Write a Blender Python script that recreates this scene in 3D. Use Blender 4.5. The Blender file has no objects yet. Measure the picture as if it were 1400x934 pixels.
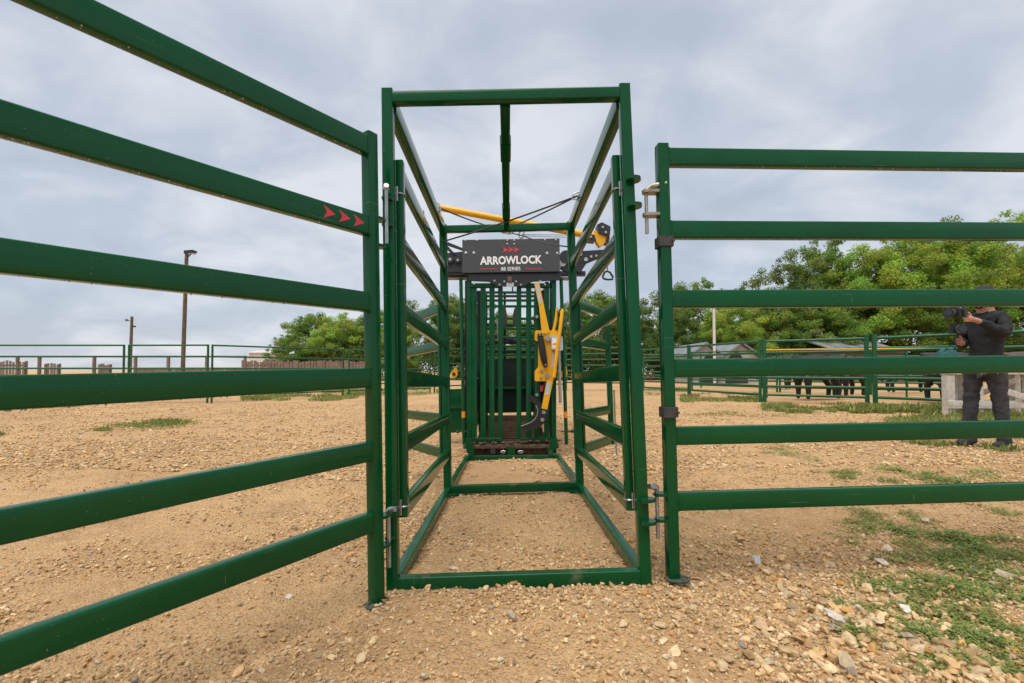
import bpy, bmesh, math, random
import numpy as np
from mathutils import Vector, Matrix, Quaternion
random.seed(7); rng = np.random.default_rng(7)
SC = bpy.context.scene
COL = SC.collection
R = math.radians
# ------------------------------------------------------------------ camera
F, YH, CZ, PITCH = 620.0, 506.0, 0.89, 0.025
cam_d = bpy.data.cameras.new('camera'); cam = bpy.data.objects.new('camera', cam_d); COL.objects.link(cam)
cam_d.sensor_width = 36.0; cam_d.lens = 36.0 * F / 1400
cam.location = (0, 0, CZ); cam.rotation_euler = (math.pi / 2 + PITCH, 0, 0)
CYP = YH - F * math.tan(PITCH)
cam_d.shift_y = (CYP - 467.0) / 1400
cam_d.clip_start = 0.05; cam_d.clip_end = 3000
cam_d.dof.use_dof = True; cam_d.dof.focus_distance = 3.4; cam_d.dof.aperture_fstop = 5.6
SC.camera = cam
# ------------------------------------------------------------------ sky, sun, exposure
SUN_EL, SUN_AZ = R(70), R(-150)       # azimuth measured from +Y towards +X: high, behind the camera's left shoulder
world = bpy.data.worlds.new('World'); SC.world = world; world.use_nodes = True
def build_world():
    nt = world.node_tree; nt.nodes.clear(); N = nt.nodes.new; L = nt.links.new
    out = N('ShaderNodeOutputWorld'); bg = N('ShaderNodeBackground'); bg.inputs[1].default_value = 0.1
    sky = N('ShaderNodeTexSky'); sky.sky_type = 'NISHITA'; sky.sun_disc = False
    sky.sun_elevation = SUN_EL; sky.sun_rotation = SUN_AZ
    tc = N('ShaderNodeTexCoord'); sep = N('ShaderNodeSeparateXYZ'); L(tc.outputs['Generated'], sep.inputs[0])
    def math_(op, a, b):
        m = N('ShaderNodeMath'); m.operation = op
        for i, v in enumerate((a, b)):
            if isinstance(v, (int, float)): m.inputs[i].default_value = v
            else: L(v, m.inputs[i])
        return m.outputs[0]
    zz = math_('ADD', math_('MAXIMUM', sep.outputs[2], 0.0), 0.36)
    cx = math_('DIVIDE', sep.outputs[0], zz); cy = math_('DIVIDE', sep.outputs[1], zz)
    cmb = N('ShaderNodeCombineXYZ'); L(cx, cmb.inputs[0]); L(cy, cmb.inputs[1])
    def noise(sc, det, rough, off, dist=0.0):
        mp = N('ShaderNodeMapping'); mp.inputs['Location'].default_value = off; mp.inputs['Scale'].default_value = (1, 1.1, 1); L(cmb.outputs[0], mp.inputs[0])
        n = N('ShaderNodeTexNoise'); n.inputs['Scale'].default_value = sc; n.inputs['Detail'].default_value = det
        n.inputs['Roughness'].default_value = rough; n.inputs['Distortion'].default_value = dist; L(mp.outputs[0], n.inputs['Vector']); return n.outputs['Fac']
    a = noise(0.8, 4, 0.5, (3.1, 0.4, 0), 0.3); b = noise(3.4, 7, 0.52, (1.7, 5.2, 0), 0.35)
    f = math_('ADD', math_('MULTIPLY', a, 0.48), math_('MULTIPLY', b, 0.52))
    rp = N('ShaderNodeValToRGB'); e = rp.color_ramp.elements
    e[0].position = 0.40; e[0].color = (0.49, 0.545, 0.635, 1); e[1].position = 0.60; e[1].color = (0.77, 0.79, 0.835, 1)
    m = e.new(0.48); m.color = (0.555, 0.61, 0.70, 1)
    L(f, rp.inputs[0])
    sc = N('ShaderNodeVectorMath'); sc.operation = 'SCALE'; sc.inputs['Scale'].default_value = 4.10; L(rp.outputs[0], sc.inputs[0])
    mix = N('ShaderNodeMix'); mix.data_type = 'RGBA'; mix.inputs[0].default_value = 0.93
    L(sky.outputs[0], mix.inputs[6]); L(sc.outputs[0], mix.inputs[7]); L(mix.outputs[2], bg.inputs[0]); L(bg.outputs[0], out.inputs[0])
build_world()
sun_d = bpy.data.lights.new('sun', 'SUN'); sun = bpy.data.objects.new('sun', sun_d); COL.objects.link(sun)
sun_d.energy = 1.5; sun_d.angle = R(52); sun_d.color = (1.0, 0.95, 0.87)
sd = Vector((math.sin(SUN_AZ) * math.cos(SUN_EL), math.cos(SUN_AZ) * math.cos(SUN_EL), math.sin(SUN_EL)))
sun.rotation_euler = sd.to_track_quat('Z', 'Y').to_euler()
vs = SC.view_settings; vs.view_transform = 'Standard'; vs.look = 'None'; vs.exposure = 1.27; vs.gamma = 1.0
SC.cycles.max_bounces = 6; SC.cycles.use_denoising = True

# ------------------------------------------------------------------ helpers
def ray(px, py):
    c, s = math.cos(PITCH), math.sin(PITCH); a = (px - 700) / F; v = -(py - CYP) / F
    return Vector((a, c - v * s, s + v * c))
def at(px, py, Y):
    d = ray(px, py); k = Y / d.y; return Vector((d.x * k, Y, CZ + d.z * k))
def gx(px, Y): return at(px, YH, Y).x

def _h(ix, iy, s):
    n = (ix * 374761393 + iy * 668265263 + s * 1442695041) & 0xffffffff
    n = ((n ^ (n >> 13)) * 1274126177) & 0xffffffff
    return ((n ^ (n >> 16)) & 0xffff) / 65535.0
def vnoise(x, y, sc, s=0):
    x = np.asarray(x, float) * sc; y = np.asarray(y, float) * sc
    ix = np.floor(x).astype(np.int64); iy = np.floor(y).astype(np.int64); fx = x - ix; fy = y - iy
    fx = fx * fx * (3 - 2 * fx); fy = fy * fy * (3 - 2 * fy)
    a = _h(ix, iy, s); b = _h(ix + 1, iy, s); c = _h(ix, iy + 1, s); d = _h(ix + 1, iy + 1, s)
    return (a * (1 - fx) + b * fx) * (1 - fy) + (c * (1 - fx) + d * fx) * fy - 0.5
def ground_base(x, y):
    x = np.asarray(x, float); y = np.asarray(y, float)
    w = np.exp(-((x / 3.2) ** 2 + ((y - 2.8) / 3.6) ** 2) ** 2)
    z = w * (0.024 * x - 0.034 * (y - 1.86))
    z = z + 0.035 * np.exp(-(((x - 5.2) / 2.5) ** 2 + ((y - 5.2) / 2.5) ** 2))
    far = np.clip((np.hypot(x, y) - 60) / 200, 0, 1)
    return z - far * 0.0
def ground_z(x, y):
    z = ground_base(x, y); r = np.hypot(x, y)
    near = np.clip(1.3 - r / 14, 0.15, 1)
    z = z + near * (0.030 * vnoise(x, y, 0.9, 1) + 0.028 * vnoise(x, y, 2.6, 2) + 0.019 * vnoise(x, y, 7, 3))
    fine = np.clip(1.2 - r / 9, 0, 1)
    z = z + fine * (0.010 * vnoise(x, y, 18, 4) + 0.008 * vnoise(x, y, 38, 5))
    return z - 0.008
def gz(x, y): return float(ground_z(np.array([x]), np.array([y]))[0])

def tag(o, label=None, cat=None, group=None, kind=None):
    if label: o['label'] = label
    if cat: o['category'] = cat
    if group: o['group'] = group
    if kind: o['kind'] = kind
    return o
def empty(name, M, label, cat, group=None):
    o = bpy.data.objects.new(name, None); COL.objects.link(o); o.empty_display_size = 0.1
    o.matrix_world = M if isinstance(M, Matrix) else Matrix.Translation(M)
    return tag(o, label, cat, group)
def link(name, me, parent=None, mat=None, M=None):
    o = bpy.data.objects.new(name, me); COL.objects.link(o)
    if mat and not me.materials: me.materials.append(mat)
    if parent: o.parent = parent
    if M is not None: o.matrix_local = M
    return o
def copy_tree(o, parent=None):
    c = o.copy(); COL.objects.link(c)
    if parent: c.parent = parent
    for ch in o.children: copy_tree(ch, c)
    return c

class MB:
    """collects shapes that become one mesh"""
    def __init__(s): s.v = []; s.f = []; s.mi = []; s.cur = 0
    def add(s, vs, fs):
        n = len(s.v); s.v += [tuple(v) for v in vs]; s.f += [[i + n for i in f] for f in fs]; s.mi += [s.cur] * len(fs); return s
    def sweep(s, sec, a, b, up=None, taper=1.0):
        a = Vector(a); b = Vector(b); d = (b - a).normalized()
        u = Vector(up) if up is not None else (Vector((0, 0, 1)) if abs(d.z) < 0.9 else Vector((0, 1, 0)))
        x = d.cross(u).normalized(); y = x.cross(d).normalized(); n = len(sec)
        vs = [a + x * p + y * q for p, q in sec] + [b + x * p * taper + y * q * taper for p, q in sec]
        fs = [[i, i + n, (i + 1) % n + n, (i + 1) % n] for i in range(n)] + [list(range(n)), list(range(2 * n - 1, n - 1, -1))]
        return s.add(vs, [f[::-1] for f in fs])
    def bar(s, a, b, w, h, r=0.004, up=None):
        """square tube with rounded corners; w across, h along up"""
        return s.sweep(rsec(w, h, r), a, b, up)
    def box(s, lo, hi, r=0.0):
        lo = Vector(lo); hi = Vector(hi); c = (lo + hi) / 2; w = hi - lo
        if r <= 0:
            vs = [(x, y, z) for x in (lo.x, hi.x) for y in (lo.y, hi.y) for z in (lo.z, hi.z)]
            return s.add(vs, [[0, 1, 3, 2], [4, 6, 7, 5], [0, 4, 5, 1], [2, 3, 7, 6], [0, 2, 6, 4], [1, 5, 7, 3]])
        return s.sweep(rsec(w.x, w.y, r), (c.x, c.y, lo.z), (c.x, c.y, hi.z), up=(0, 1, 0))
    def cyl(s, a, b, r, n=12, r2=None):
        return s.sweep([(r * math.cos(t * 2 * math.pi / n), r * math.sin(t * 2 * math.pi / n)) for t in range(n)], a, b, None, 1.0 if r2 is None else r2 / r)
    def pipe(s, pts, r, n=8):
        pts = [Vector(p) for p in pts]; rs = r if isinstance(r, (list, tuple)) else [r] * len(pts)
        rings = []; x = None
        for i, p in enumerate(pts):
            d = (pts[min(i + 1, len(pts) - 1)] - pts[max(i - 1, 0)]).normalized()
            if x is None: x = d.orthogonal().normalized()
            x = (x - d * x.dot(d)).normalized(); y = d.cross(x)
            rings.append([p + (x * math.cos(t * 2 * math.pi / n) + y * math.sin(t * 2 * math.pi / n)) * rs[i] for t in range(n)])
        vs = [v for rg in rings for v in rg]; fs = []
        for k in range(len(pts) - 1):
            for i in range(n): fs.append([k * n + i, k * n + (i + 1) % n, (k + 1) * n + (i + 1) % n, (k + 1) * n + i])
        fs += [list(range(n - 1, -1, -1)), list(range((len(pts) - 1) * n, len(pts) * n))]
        return s.add(vs, fs)
    def ball(s, c, r, n=10, m=6, sq=(1, 1, 1)):
        c = Vector(c); vs = [c + Vector((0, 0, r * sq[2]))]
        for j in range(1, m):
            ph = math.pi * j / m
            for i in range(n):
                th = 2 * math.pi * i / n
                vs.append(c + Vector((r * math.sin(ph) * math.cos(th) * sq[0], r * math.sin(ph) * math.sin(th) * sq[1], r * math.cos(ph) * sq[2])))
        vs.append(c - Vector((0, 0, r * sq[2]))); fs = [[0, 1 + i, 1 + (i + 1) % n] for i in range(n)]
        for j in range(m - 2):
            for i in range(n): fs.append([1 + j * n + i, 1 + (j + 1) * n + i, 1 + (j + 1) * n + (i + 1) % n, 1 + j * n + (i + 1) % n])
        L0 = 1 + (m - 2) * n; fs += [[L0 + i, len(vs) - 1, L0 + (i + 1) % n] for i in range(n)]
        return s.add(vs, fs)
    def plate(s, poly, y0, y1):
        """polygon in x,z extruded from y0 (front) to y1"""
        n = len(poly); a = sum(poly[i][0] * poly[(i + 1) % n][1] - poly[(i + 1) % n][0] * poly[i][1] for i in range(n))
        if a < 0: poly = poly[::-1]
        vs = [(x, y0, z) for x, z in poly] + [(x, y1, z) for x, z in poly]
        return s.add(vs, [list(range(n)), list(range(2 * n - 1, n - 1, -1))] + [[i, i + n, (i + 1) % n + n, (i + 1) % n] for i in range(n)])
    def mesh(s, name, mats, ang=38):
        me = bpy.data.meshes.new(name); me.from_pydata(s.v, [], s.f)
        for m in (mats if isinstance(mats, (list, tuple)) else [mats]): me.materials.append(m)
        me.polygons.foreach_set('use_smooth', [True] * len(s.f))
        if any(s.mi): me.polygons.foreach_set('material_index', s.mi)
        bm = bmesh.new(); bm.from_mesh(me); bmesh.ops.recalc_face_normals(bm, faces=bm.faces); bm.to_mesh(me); bm.free()
        me.set_sharp_from_angle(angle=R(ang)); me.update(); return me
    def obj(s, name, mats, parent=None, ang=38, M=None):
        return link(name, s.mesh(name, mats, ang), parent, None, M)
def rsec(w, h, r, k=3):
    r = min(r, w * .49, h * .49); o = []
    for cx, cy, t0 in ((w / 2 - r, h / 2 - r, 0), (-w / 2 + r, h / 2 - r, 90), (-w / 2 + r, -h / 2 + r, 180), (w / 2 - r, -h / 2 + r, 270)):
        for i in range(k + 1): t = R(t0 + 90 * i / k); o.append((cx + r * math.cos(t), cy + r * math.sin(t)))
    return o
def np_mesh(name, v, f, mat, col=None, smooth=True):
    """fast mesh from numpy arrays (f: k x 3 or k x 4)"""
    v = np.asarray(v, np.float32); f = np.asarray(f, np.int32); k = f.shape[1]
    me = bpy.data.meshes.new(name); me.vertices.add(len(v)); me.loops.add(f.size); me.polygons.add(len(f))
    me.vertices.foreach_set('co', v.ravel()); me.loops.foreach_set('vertex_index', f.ravel())
    me.polygons.foreach_set('loop_start', np.arange(0, f.size, k, dtype=np.int32))
    me.polygons.foreach_set('use_smooth', np.full(len(f), smooth))
    me.update(calc_edges=True)
    if col is not None:
        at_ = me.attributes.new('tint', 'FLOAT_COLOR', 'POINT'); c = np.ones((len(v), 4), np.float32); c[:, :3] = col; at_.data.foreach_set('color', c.ravel())
    me.materials.append(mat); return me

# ------------------------------------------------------------------ materials
def mat(name, base, rough=0.5, metal=0.0, var=0.0, vscale=8.0, bump=0.0, bscale=60.0, coat=0.0, spec=0.5, second=None, dirt=None, rvar=0.0):
    m = bpy.data.materials.new(name); m.use_nodes = True; nt = m.node_tree; N = nt.nodes.new; L = nt.links.new
    b = nt.nodes['Principled BSDF']; b.inputs['Roughness'].default_value = rough; b.inputs['Metallic'].default_value = metal
    b.inputs['Coat Weight'].default_value = coat; b.inputs['Coat Roughness'].default_value = 0.12; b.inputs['Specular IOR Level'].default_value = spec
    tc = N('ShaderNodeTexCoord')
    def noise(sc, det=5, rg=0.6):
        n = N('ShaderNodeTexNoise'); n.inputs['Scale'].default_value = sc; n.inputs['Detail'].default_value = det; n.inputs['Roughness'].default_value = rg
        L(tc.outputs['Object'], n.inputs['Vector']); return n.outputs['Fac']
    def mixc(f, a, c):
        x = N('ShaderNodeMix'); x.data_type = 'RGBA'
        if isinstance(f, float): x.inputs[0].default_value = f
        else: L(f, x.inputs[0])
        for i, v in ((6, a), (7, c)):
            if isinstance(v, tuple): x.inputs[i].default_value = (*v, 1)
            else: L(v, x.inputs[i])
        return x.outputs[2]
    def ramp(f, p0, p1):
        r = N('ShaderNodeMapRange'); r.inputs[1].default_value = p0; r.inputs[2].default_value = p1; L(f, r.inputs[0]); return r.outputs[0]
    col = base
    if second or var:
        sec = second or tuple(min(1, c * (1 + var)) for c in base); lo = base if second else tuple(c * (1 - var) for c in base)
        col = mixc(ramp(noise(vscale), 0.35, 0.65), lo, sec)
    if dirt:   # dried mud and dust in patches of its own
        dcol, amount, dsc = dirt
        col = mixc(ramp(noise(dsc, 9, 0.7), 1 - amount, 1 - amount + 0.12), col, dcol)
    if isinstance(col, tuple): b.inputs['Base Color'].default_value = (*col, 1)
    else: L(col, b.inputs['Base Color'])
    if rvar:
        r = N('ShaderNodeMapRange'); r.inputs[1].default_value = .3; r.inputs[2].default_value = .7; r.inputs[3].default_value = rough - rvar; r.inputs[4].default_value = rough + rvar
        L(noise(vscale * 2.5, 6), r.inputs[0]); L(r.outputs[0], b.inputs['Roughness'])
    if bump:
        bp = N('ShaderNodeBump'); bp.inputs['Strength'].default_value = bump; bp.inputs['Distance'].default_value = 0.01
        L(noise(bscale, 6), bp.inputs['Height']); L(bp.outputs[0], b.inputs['Normal'])
    return m
def attr_mat(name, rough=0.8, transl=0.0, bump=0.0, bscale=80, grain=0.0, gscale=60):
    m = bpy.data.materials.new(name); m.use_nodes = True; nt = m.node_tree; N = nt.nodes.new; L = nt.links.new
    b = nt.nodes['Principled BSDF']; b.inputs['Roughness'].default_value = rough; b.inputs['Specular IOR Level'].default_value = 0.3
    a = N('ShaderNodeAttribute'); a.attribute_name = 'tint'; c = a.outputs['Color']; tc = N('ShaderNodeTexCoord')
    if grain:
        n = N('ShaderNodeTexNoise'); n.inputs['Scale'].default_value = gscale; n.inputs['Detail'].default_value = 5; L(tc.outputs['Object'], n.inputs['Vector'])
        r = N('ShaderNodeMapRange'); r.inputs[1].default_value = .3; r.inputs[2].default_value = .7; r.inputs[3].default_value = 1 - grain; r.inputs[4].default_value = 1 + grain; L(n.outputs['Fac'], r.inputs[0])
        v = N('ShaderNodeVectorMath'); v.operation = 'SCALE'; L(c, v.inputs[0]); L(r.outputs[0], v.inputs['Scale']); c = v.outputs[0]
    L(c, b.inputs['Base Color'])
    if bump:
        n = N('ShaderNodeTexNoise'); n.inputs['Scale'].default_value = bscale; n.inputs['Detail'].default_value = 4; L(tc.outputs['Object'], n.inputs['Vector'])
        bp = N('ShaderNodeBump'); bp.inputs['Strength'].default_value = bump; bp.inputs['Distance'].default_value = 0.01; L(n.outputs['Fac'], bp.inputs['Height']); L(bp.outputs[0], b.inputs['Normal'])
    if transl:
        t = N('ShaderNodeBsdfTranslucent'); L(c, t.inputs[0]); x = N('ShaderNodeMixShader'); x.inputs[0].default_value = transl
        L(b.outputs[0], x.inputs[1]); L(t.outputs[0], x.inputs[2]); L(x.outputs[0], nt.nodes['Material Output'].inputs[0])
    return m
def paint_mat(name, base, rough, dust=0.34):
    """glossy powder coat: slight colour drift, orange-peel, dry dust specks, pale scratches"""
    m = bpy.data.materials.new(name); m.use_nodes = True; nt = m.node_tree; N = nt.nodes.new; L = nt.links.new
    b = nt.nodes['Principled BSDF']; tc = N('ShaderNodeTexCoord')
    def noise(sc, det=5, rg=0.6, mp=None):
        n = N('ShaderNodeTexNoise'); n.inputs['Scale'].default_value = sc; n.inputs['Detail'].default_value = det; n.inputs['Roughness'].default_value = rg
        L(mp or tc.outputs['Object'], n.inputs['Vector']); return n.outputs['Fac']
    def mr(f, a, c, d=0.0, e=1.0):
        r = N('ShaderNodeMapRange'); r.inputs[1].default_value = a; r.inputs[2].default_value = c; r.inputs[3].default_value = d; r.inputs[4].default_value = e; L(f, r.inputs[0]); return r.outputs[0]
    def mix(f, a, c):
        x = N('ShaderNodeMix'); x.data_type = 'RGBA'; L(f, x.inputs[0])
        for i, v in ((6, a), (7, c)):
            if isinstance(v, tuple): x.inputs[i].default_value = (*v, 1)
            else: L(v, x.inputs[i])
        return x.outputs[2]
    c = mix(mr(noise(2.2), .35, .65), tuple(v * .86 for v in base), tuple(v * 1.14 for v in base))
    dusty = mr(noise(7, 8, .6), 1 - dust, 1.16 - dust, 0, .45)
    c = mix(dusty, c, (0.21, 0.19, 0.13))
    sp = mr(noise(260, 2, .5), .74, .78, 0, .7); c = mix(sp, c, (0.42, 0.40, 0.34))
    def streak(rot, sc, th):
        mp = N('ShaderNodeMapping'); mp.inputs['Rotation'].default_value = rot; mp.inputs['Scale'].default_value = sc; L(tc.outputs['Object'], mp.inputs[0])
        return mr(noise(1.0, 2, .4, mp.outputs[0]), th, th + .02, 0, .32)
    c = mix(streak((.3, .9, .2), (4, 4, 210), .765), c, (0.26, 0.33, 0.27)); c = mix(streak((.1, -.5, .7), (150, 9, 9), .772), c, (0.30, 0.34, 0.28))
    L(c, b.inputs['Base Color'])
    rr = N('ShaderNodeMath'); rr.operation = 'ADD'; L(mr(noise(5, 3), .3, .7, rough - .05, rough + .05), rr.inputs[0])
    ds = N('ShaderNodeMath'); ds.operation = 'MULTIPLY'; L(dusty, ds.inputs[0]); ds.inputs[1].default_value = .5; L(ds.outputs[0], rr.inputs[1]); L(rr.outputs[0], b.inputs['Roughness'])
    bp = N('ShaderNodeBump'); bp.inputs['Strength'].default_value = .06; bp.inputs['Distance'].default_value = .002; L(noise(150, 3), bp.inputs['Height']); L(bp.outputs[0], b.inputs['Normal'])
    b.inputs['Specular IOR Level'].default_value = .28
    return m
GREEN = paint_mat('green_paint', (0.0008, 0.066, 0.0185), 0.13, 0.28)
GREEN_MUDDY = paint_mat('muddy_green_paint', (0.001, 0.062, 0.017), 0.24, 0.40)
GREEN_FAR = mat('old_green_pipe', (0.002, 0.085, 0.026), 0.38, var=0.2, vscale=3)
BLACK = mat('black_steel', (0.016, 0.016, 0.018), 0.42, var=.2, bump=.1)
CHAR = mat('charcoal_plate', (0.050, 0.052, 0.057), 0.5, var=.06, vscale=5, dirt=((.15, .13, .10), .30, 5), bump=.05, bscale=200)
BAND = mat('weathered_black_strap', (0.045, 0.042, 0.040), 0.7, var=.3, vscale=30, bump=.2)
YELLOW = mat('yellow_paint', (0.80, 0.40, 0.006), 0.34, var=.07, vscale=6, dirt=((0.22, .12, .04), .37, 11), bump=.05)
GALV = mat('galvanised_steel', (0.42, 0.43, 0.44), 0.38, metal=.85, var=.2, vscale=25, bump=.1)
TARN = mat('tarnished_steel', (0.36, 0.33, 0.27), 0.45, metal=.6, var=.25, vscale=20, bump=.15)
WHITE = mat('white_print', (0.82, 0.82, 0.82), 0.5, var=.03)
RED = mat('red_print', (0.62, 0.035, 0.055), 0.5, var=.06)
ORANGE = mat('orange_sticker', (0.75, 0.25, 0.02), 0.5, var=.08)
STICK = mat('pale_sticker', (0.62, 0.63, 0.64), 0.5, second=(0.34, 0.35, 0.38), vscale=90)
FOOT = mat('mud_caked_steel', (0.12, .105, .075), .7, second=(.03, .05, .03), vscale=30, bump=.4)
GLASSB = mat('coated_lens_glass', (0.01, 0.01, 0.02), .05, spec=.8)
RUBBER = mat('black_grip', (0.012, 0.012, 0.013), 0.55, bump=.2)
MUD = mat('dried_mud', (0.15, 0.095, 0.055), 0.95, second=(0.06, 0.038, 0.023), vscale=30, bump=.7, bscale=60)
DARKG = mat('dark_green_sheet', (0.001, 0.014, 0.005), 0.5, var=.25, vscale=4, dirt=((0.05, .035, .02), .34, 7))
ROPE = mat('grey_rope', (0.06, 0.058, 0.055), 0.85, bump=.4, bscale=300, var=.2)
PAD = mat('dark_rubber_pad', (0.03, 0.03, 0.032), 0.7, var=.2)
WOOD = mat('grey_weathered_wood', (0.60, 0.56, 0.50), 0.85, second=(0.42, 0.38, 0.33), vscale=14, bump=.5, bscale=40)
POLE = mat('brown_pole_wood', (0.16, 0.11, 0.065), 0.85, second=(0.09, 0.062, 0.04), vscale=5, bump=.4)
BROWNF = mat('brown_fence_wood', (0.24, 0.175, 0.14), 0.85, second=(0.15, 0.105, 0.08), vscale=3, bump=.3)
ROOF = mat('grey_metal_roof', (0.20, 0.21, 0.225), 0.55, var=.2, vscale=1.2, dirt=((.16, .10, .06), .4, 1.5))
WALLW = mat('pale_shed_wall', (0.62, 0.58, 0.54), 0.7, var=.1, vscale=1.5)
SHEDW = mat('grey_shed_wall', (0.42, 0.40, 0.37), .75, second=(.30, .28, .26), vscale=1.2)
WALLR = mat('dull_red_shed_wall', (0.13, 0.085, 0.07), 0.75, var=.15, vscale=1.5)
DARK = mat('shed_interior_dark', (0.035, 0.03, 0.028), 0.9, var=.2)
BARK = mat('tree_bark', (0.10, 0.078, 0.058), 0.95, second=(0.055, 0.043, 0.033), vscale=4, bump=.8, bscale=12)
HIDE = mat('black_cow_hide', (0.010, 0.009, 0.009), 0.55, var=.3, vscale=5, bump=.2, bscale=50)
HIDE_B = mat('brown_cow_hide', (0.075, 0.04, 0.025), 0.6, var=.3, vscale=5, bump=.2, bscale=50)
LEAF = attr_mat('tree_leaves', 0.6, 0.5)
WEED = attr_mat('weed_leaves', 0.6, 0.38)
STONE = attr_mat('limestone_gravel', 0.92, 0.0, .35, 70, .22, 55)

# ------------------------------------------------------------------ ground
def ground_mat():
    m = bpy.data.materials.new('sandy_gravel_soil'); m.use_nodes = True; nt = m.node_tree; N = nt.nodes.new; L = nt.links.new
    b = nt.nodes['Principled BSDF']; b.inputs['Roughness'].default_value = .95; b.inputs['Specular IOR Level'].default_value = .2
    tc = N('ShaderNodeTexCoord'); P = tc.outputs['Object']
    def noise(sc, det=6, rg=.6):
        n = N('ShaderNodeTexNoise'); n.inputs['Scale'].default_value = sc; n.inputs['Detail'].default_value = det; n.inputs['Roughness'].default_value = rg; L(P, n.inputs['Vector']); return n.outputs['Fac']
    def mr(f, a, c, d=0., e=1.):
        r = N('ShaderNodeMapRange'); r.inputs[1].default_value = a; r.inputs[2].default_value = c; r.inputs[3].default_value = d; r.inputs[4].default_value = e; L(f, r.inputs[0]); return r.outputs[0]
    def mix(f, a, c, mode='MIX'):
        x = N('ShaderNodeMix'); x.data_type = 'RGBA'; x.blend_type = mode
        if isinstance(f, float): x.inputs[0].default_value = f
        else: L(f, x.inputs[0])
        for i, v in ((6, a), (7, c)):
            if isinstance(v, tuple): x.inputs[i].default_value = (*v, 1)
            else: L(v, x.inputs[i])
        return x.outputs[2]
    c = mix(mr(noise(.62, 4), .34, .58), (0.484, 0.291, 0.138), (0.605, 0.377, 0.185))
    c = mix(mr(noise(2.6, 7, .65), .47, .74), c, (0.372, 0.220, 0.105))
    c = mix(mr(noise(26, 6, .7), .5, .72), c, (0.632, 0.431, 0.239))
    c = mix(mr(noise(75, 4, .7), .54, .72), c, (0.242, 0.140, 0.069))
    v = N('ShaderNodeTexVoronoi'); v.inputs['Scale'].default_value = 95; L(P, v.inputs['Vector'])
    hv = N('ShaderNodeSeparateColor'); L(v.outputs['Color'], hv.inputs[0])
    g = mix(hv.outputs[0], (0.279, 0.169, 0.087), (0.651, 0.448, 0.247)); c = mix(mr(v.outputs['Distance'], .15, .45, .55, 0.), c, g)
    L(c, b.inputs['Base Color'])
    h = N('ShaderNodeMath'); h.operation = 'MULTIPLY_ADD'; L(mr(v.outputs['Distance'], 0, .6, 1, 0), h.inputs[0]); h.inputs[1].default_value = .55; L(noise(40, 8, .7), h.inputs[2])
    bp = N('ShaderNodeBump'); bp.inputs['Strength'].default_value = .85; bp.inputs['Distance'].default_value = .018; L(h.outputs[0], bp.inputs['Height']); L(bp.outputs[0], b.inputs['Normal'])
    return m
def axis(lo, hi, step, end_lo, end_hi, gr=1.09):
    a = list(np.arange(lo, hi + 1e-6, step)); s = step; x = hi
    while x < end_hi: s *= gr; x += s; a.append(x)
    s = step; x = lo; b = []
    while x > end_lo: s *= gr; x -= s; b.append(x)
    return np.array(b[::-1] + a)
def build_ground():
    xs = axis(-3.0, 3.6, .018, -900, 900); ys = axis(.85, 5.2, .018, -60, 1500)
    X, Y = np.meshgrid(xs, ys); Z = ground_z(X, Y); nx, ny = len(xs), len(ys)
    v = np.stack([X, Y, Z], -1).reshape(-1, 3); i = np.arange(nx * ny).reshape(ny, nx)
    f = np.stack([i[:-1, :-1], i[:-1, 1:], i[1:, 1:], i[1:, :-1]], -1).reshape(-1, 4)
    tag(link('ground', np_mesh('ground', v, f, ground_mat())), kind='structure', label='sandy gravel yard of the cattle pens')
build_ground()

# icosphere templates for stones
def ico(sub):
    bm = bmesh.new(); bmesh.ops.create_icosphere(bm, subdivisions=sub, radius=1)
    v = np.array([x.co[:] for x in bm.verts]); f = np.array([[x.index for x in p.verts] for p in bm.faces]); bm.free(); return v, f
ICO1, ICO2 = ico(1), ico(2)
PAL = np.array([[0.6, 0.409, 0.216], [0.56, 0.358, 0.172], [0.64, 0.465, 0.264], [0.48, 0.307, 0.152], [0.54, 0.428, 0.288], [0.36, 0.288, 0.208], [0.62, 0.465, 0.28], [0.52, 0.279, 0.096], [0.5, 0.344, 0.192]])
PW = np.array([.27, .21, .15, .13, .04, .015, .05, .055, .08])
def rots(n):
    q = rng.normal(size=(n, 4)); q /= np.linalg.norm(q, axis=1)[:, None]; w, x, y, z = q.T
    return np.stack([1 - 2 * (y * y + z * z), 2 * (x * y - z * w), 2 * (x * z + y * w), 2 * (x * y + z * w), 1 - 2 * (x * x + z * z), 2 * (y * z - x * w), 2 * (x * z - y * w), 2 * (y * z + x * w), 1 - 2 * (x * x + y * y)], -1).reshape(n, 3, 3)
def stones(tmpl, x, y, r, flat=.6, sink=.30):
    tv, tf = tmpl; n = len(x); k = len(tv)
    jit = 1 + rng.uniform(-.28, .28, (n, k, 1)); v = tv[None] * jit
    # knock flats into each stone for broken faces
    for _ in range(3):
        d = rng.normal(size=(n, 1, 3)); d /= np.linalg.norm(d, axis=2, keepdims=True); h = rng.uniform(.45, .8, (n, 1, 1))
        s = (v * d).sum(2, keepdims=True); v = v - d * np.maximum(s - h, 0)
    v = v * (r[:, None, None] * np.stack([rng.uniform(.8, 1.35, n), rng.uniform(.65, 1.0, n), rng.uniform(.5, .8, n)], 1)[:, None, :])
    v = np.einsum('nij,nkj->nki', rots(n), v); v[..., 2] *= flat + .2
    zg = ground_z(x, y); low = v[..., 2].min(1)
    v += np.stack([x, y, zg - low * (1 - sink) - 0.0 * r], 1)[:, None, :]
    f = (tf[None] + (np.arange(n) * k)[:, None, None]).reshape(-1, 3)
    c = PAL[rng.choice(len(PAL), n, p=PW)] * rng.uniform(.68, 1.15, (n, 1)); c = np.repeat(c, k, 0)
    return v.reshape(-1, 3), f, c
def in_view(x, y, m=1.3): return np.abs(x) < m * (y + .6)
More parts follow.
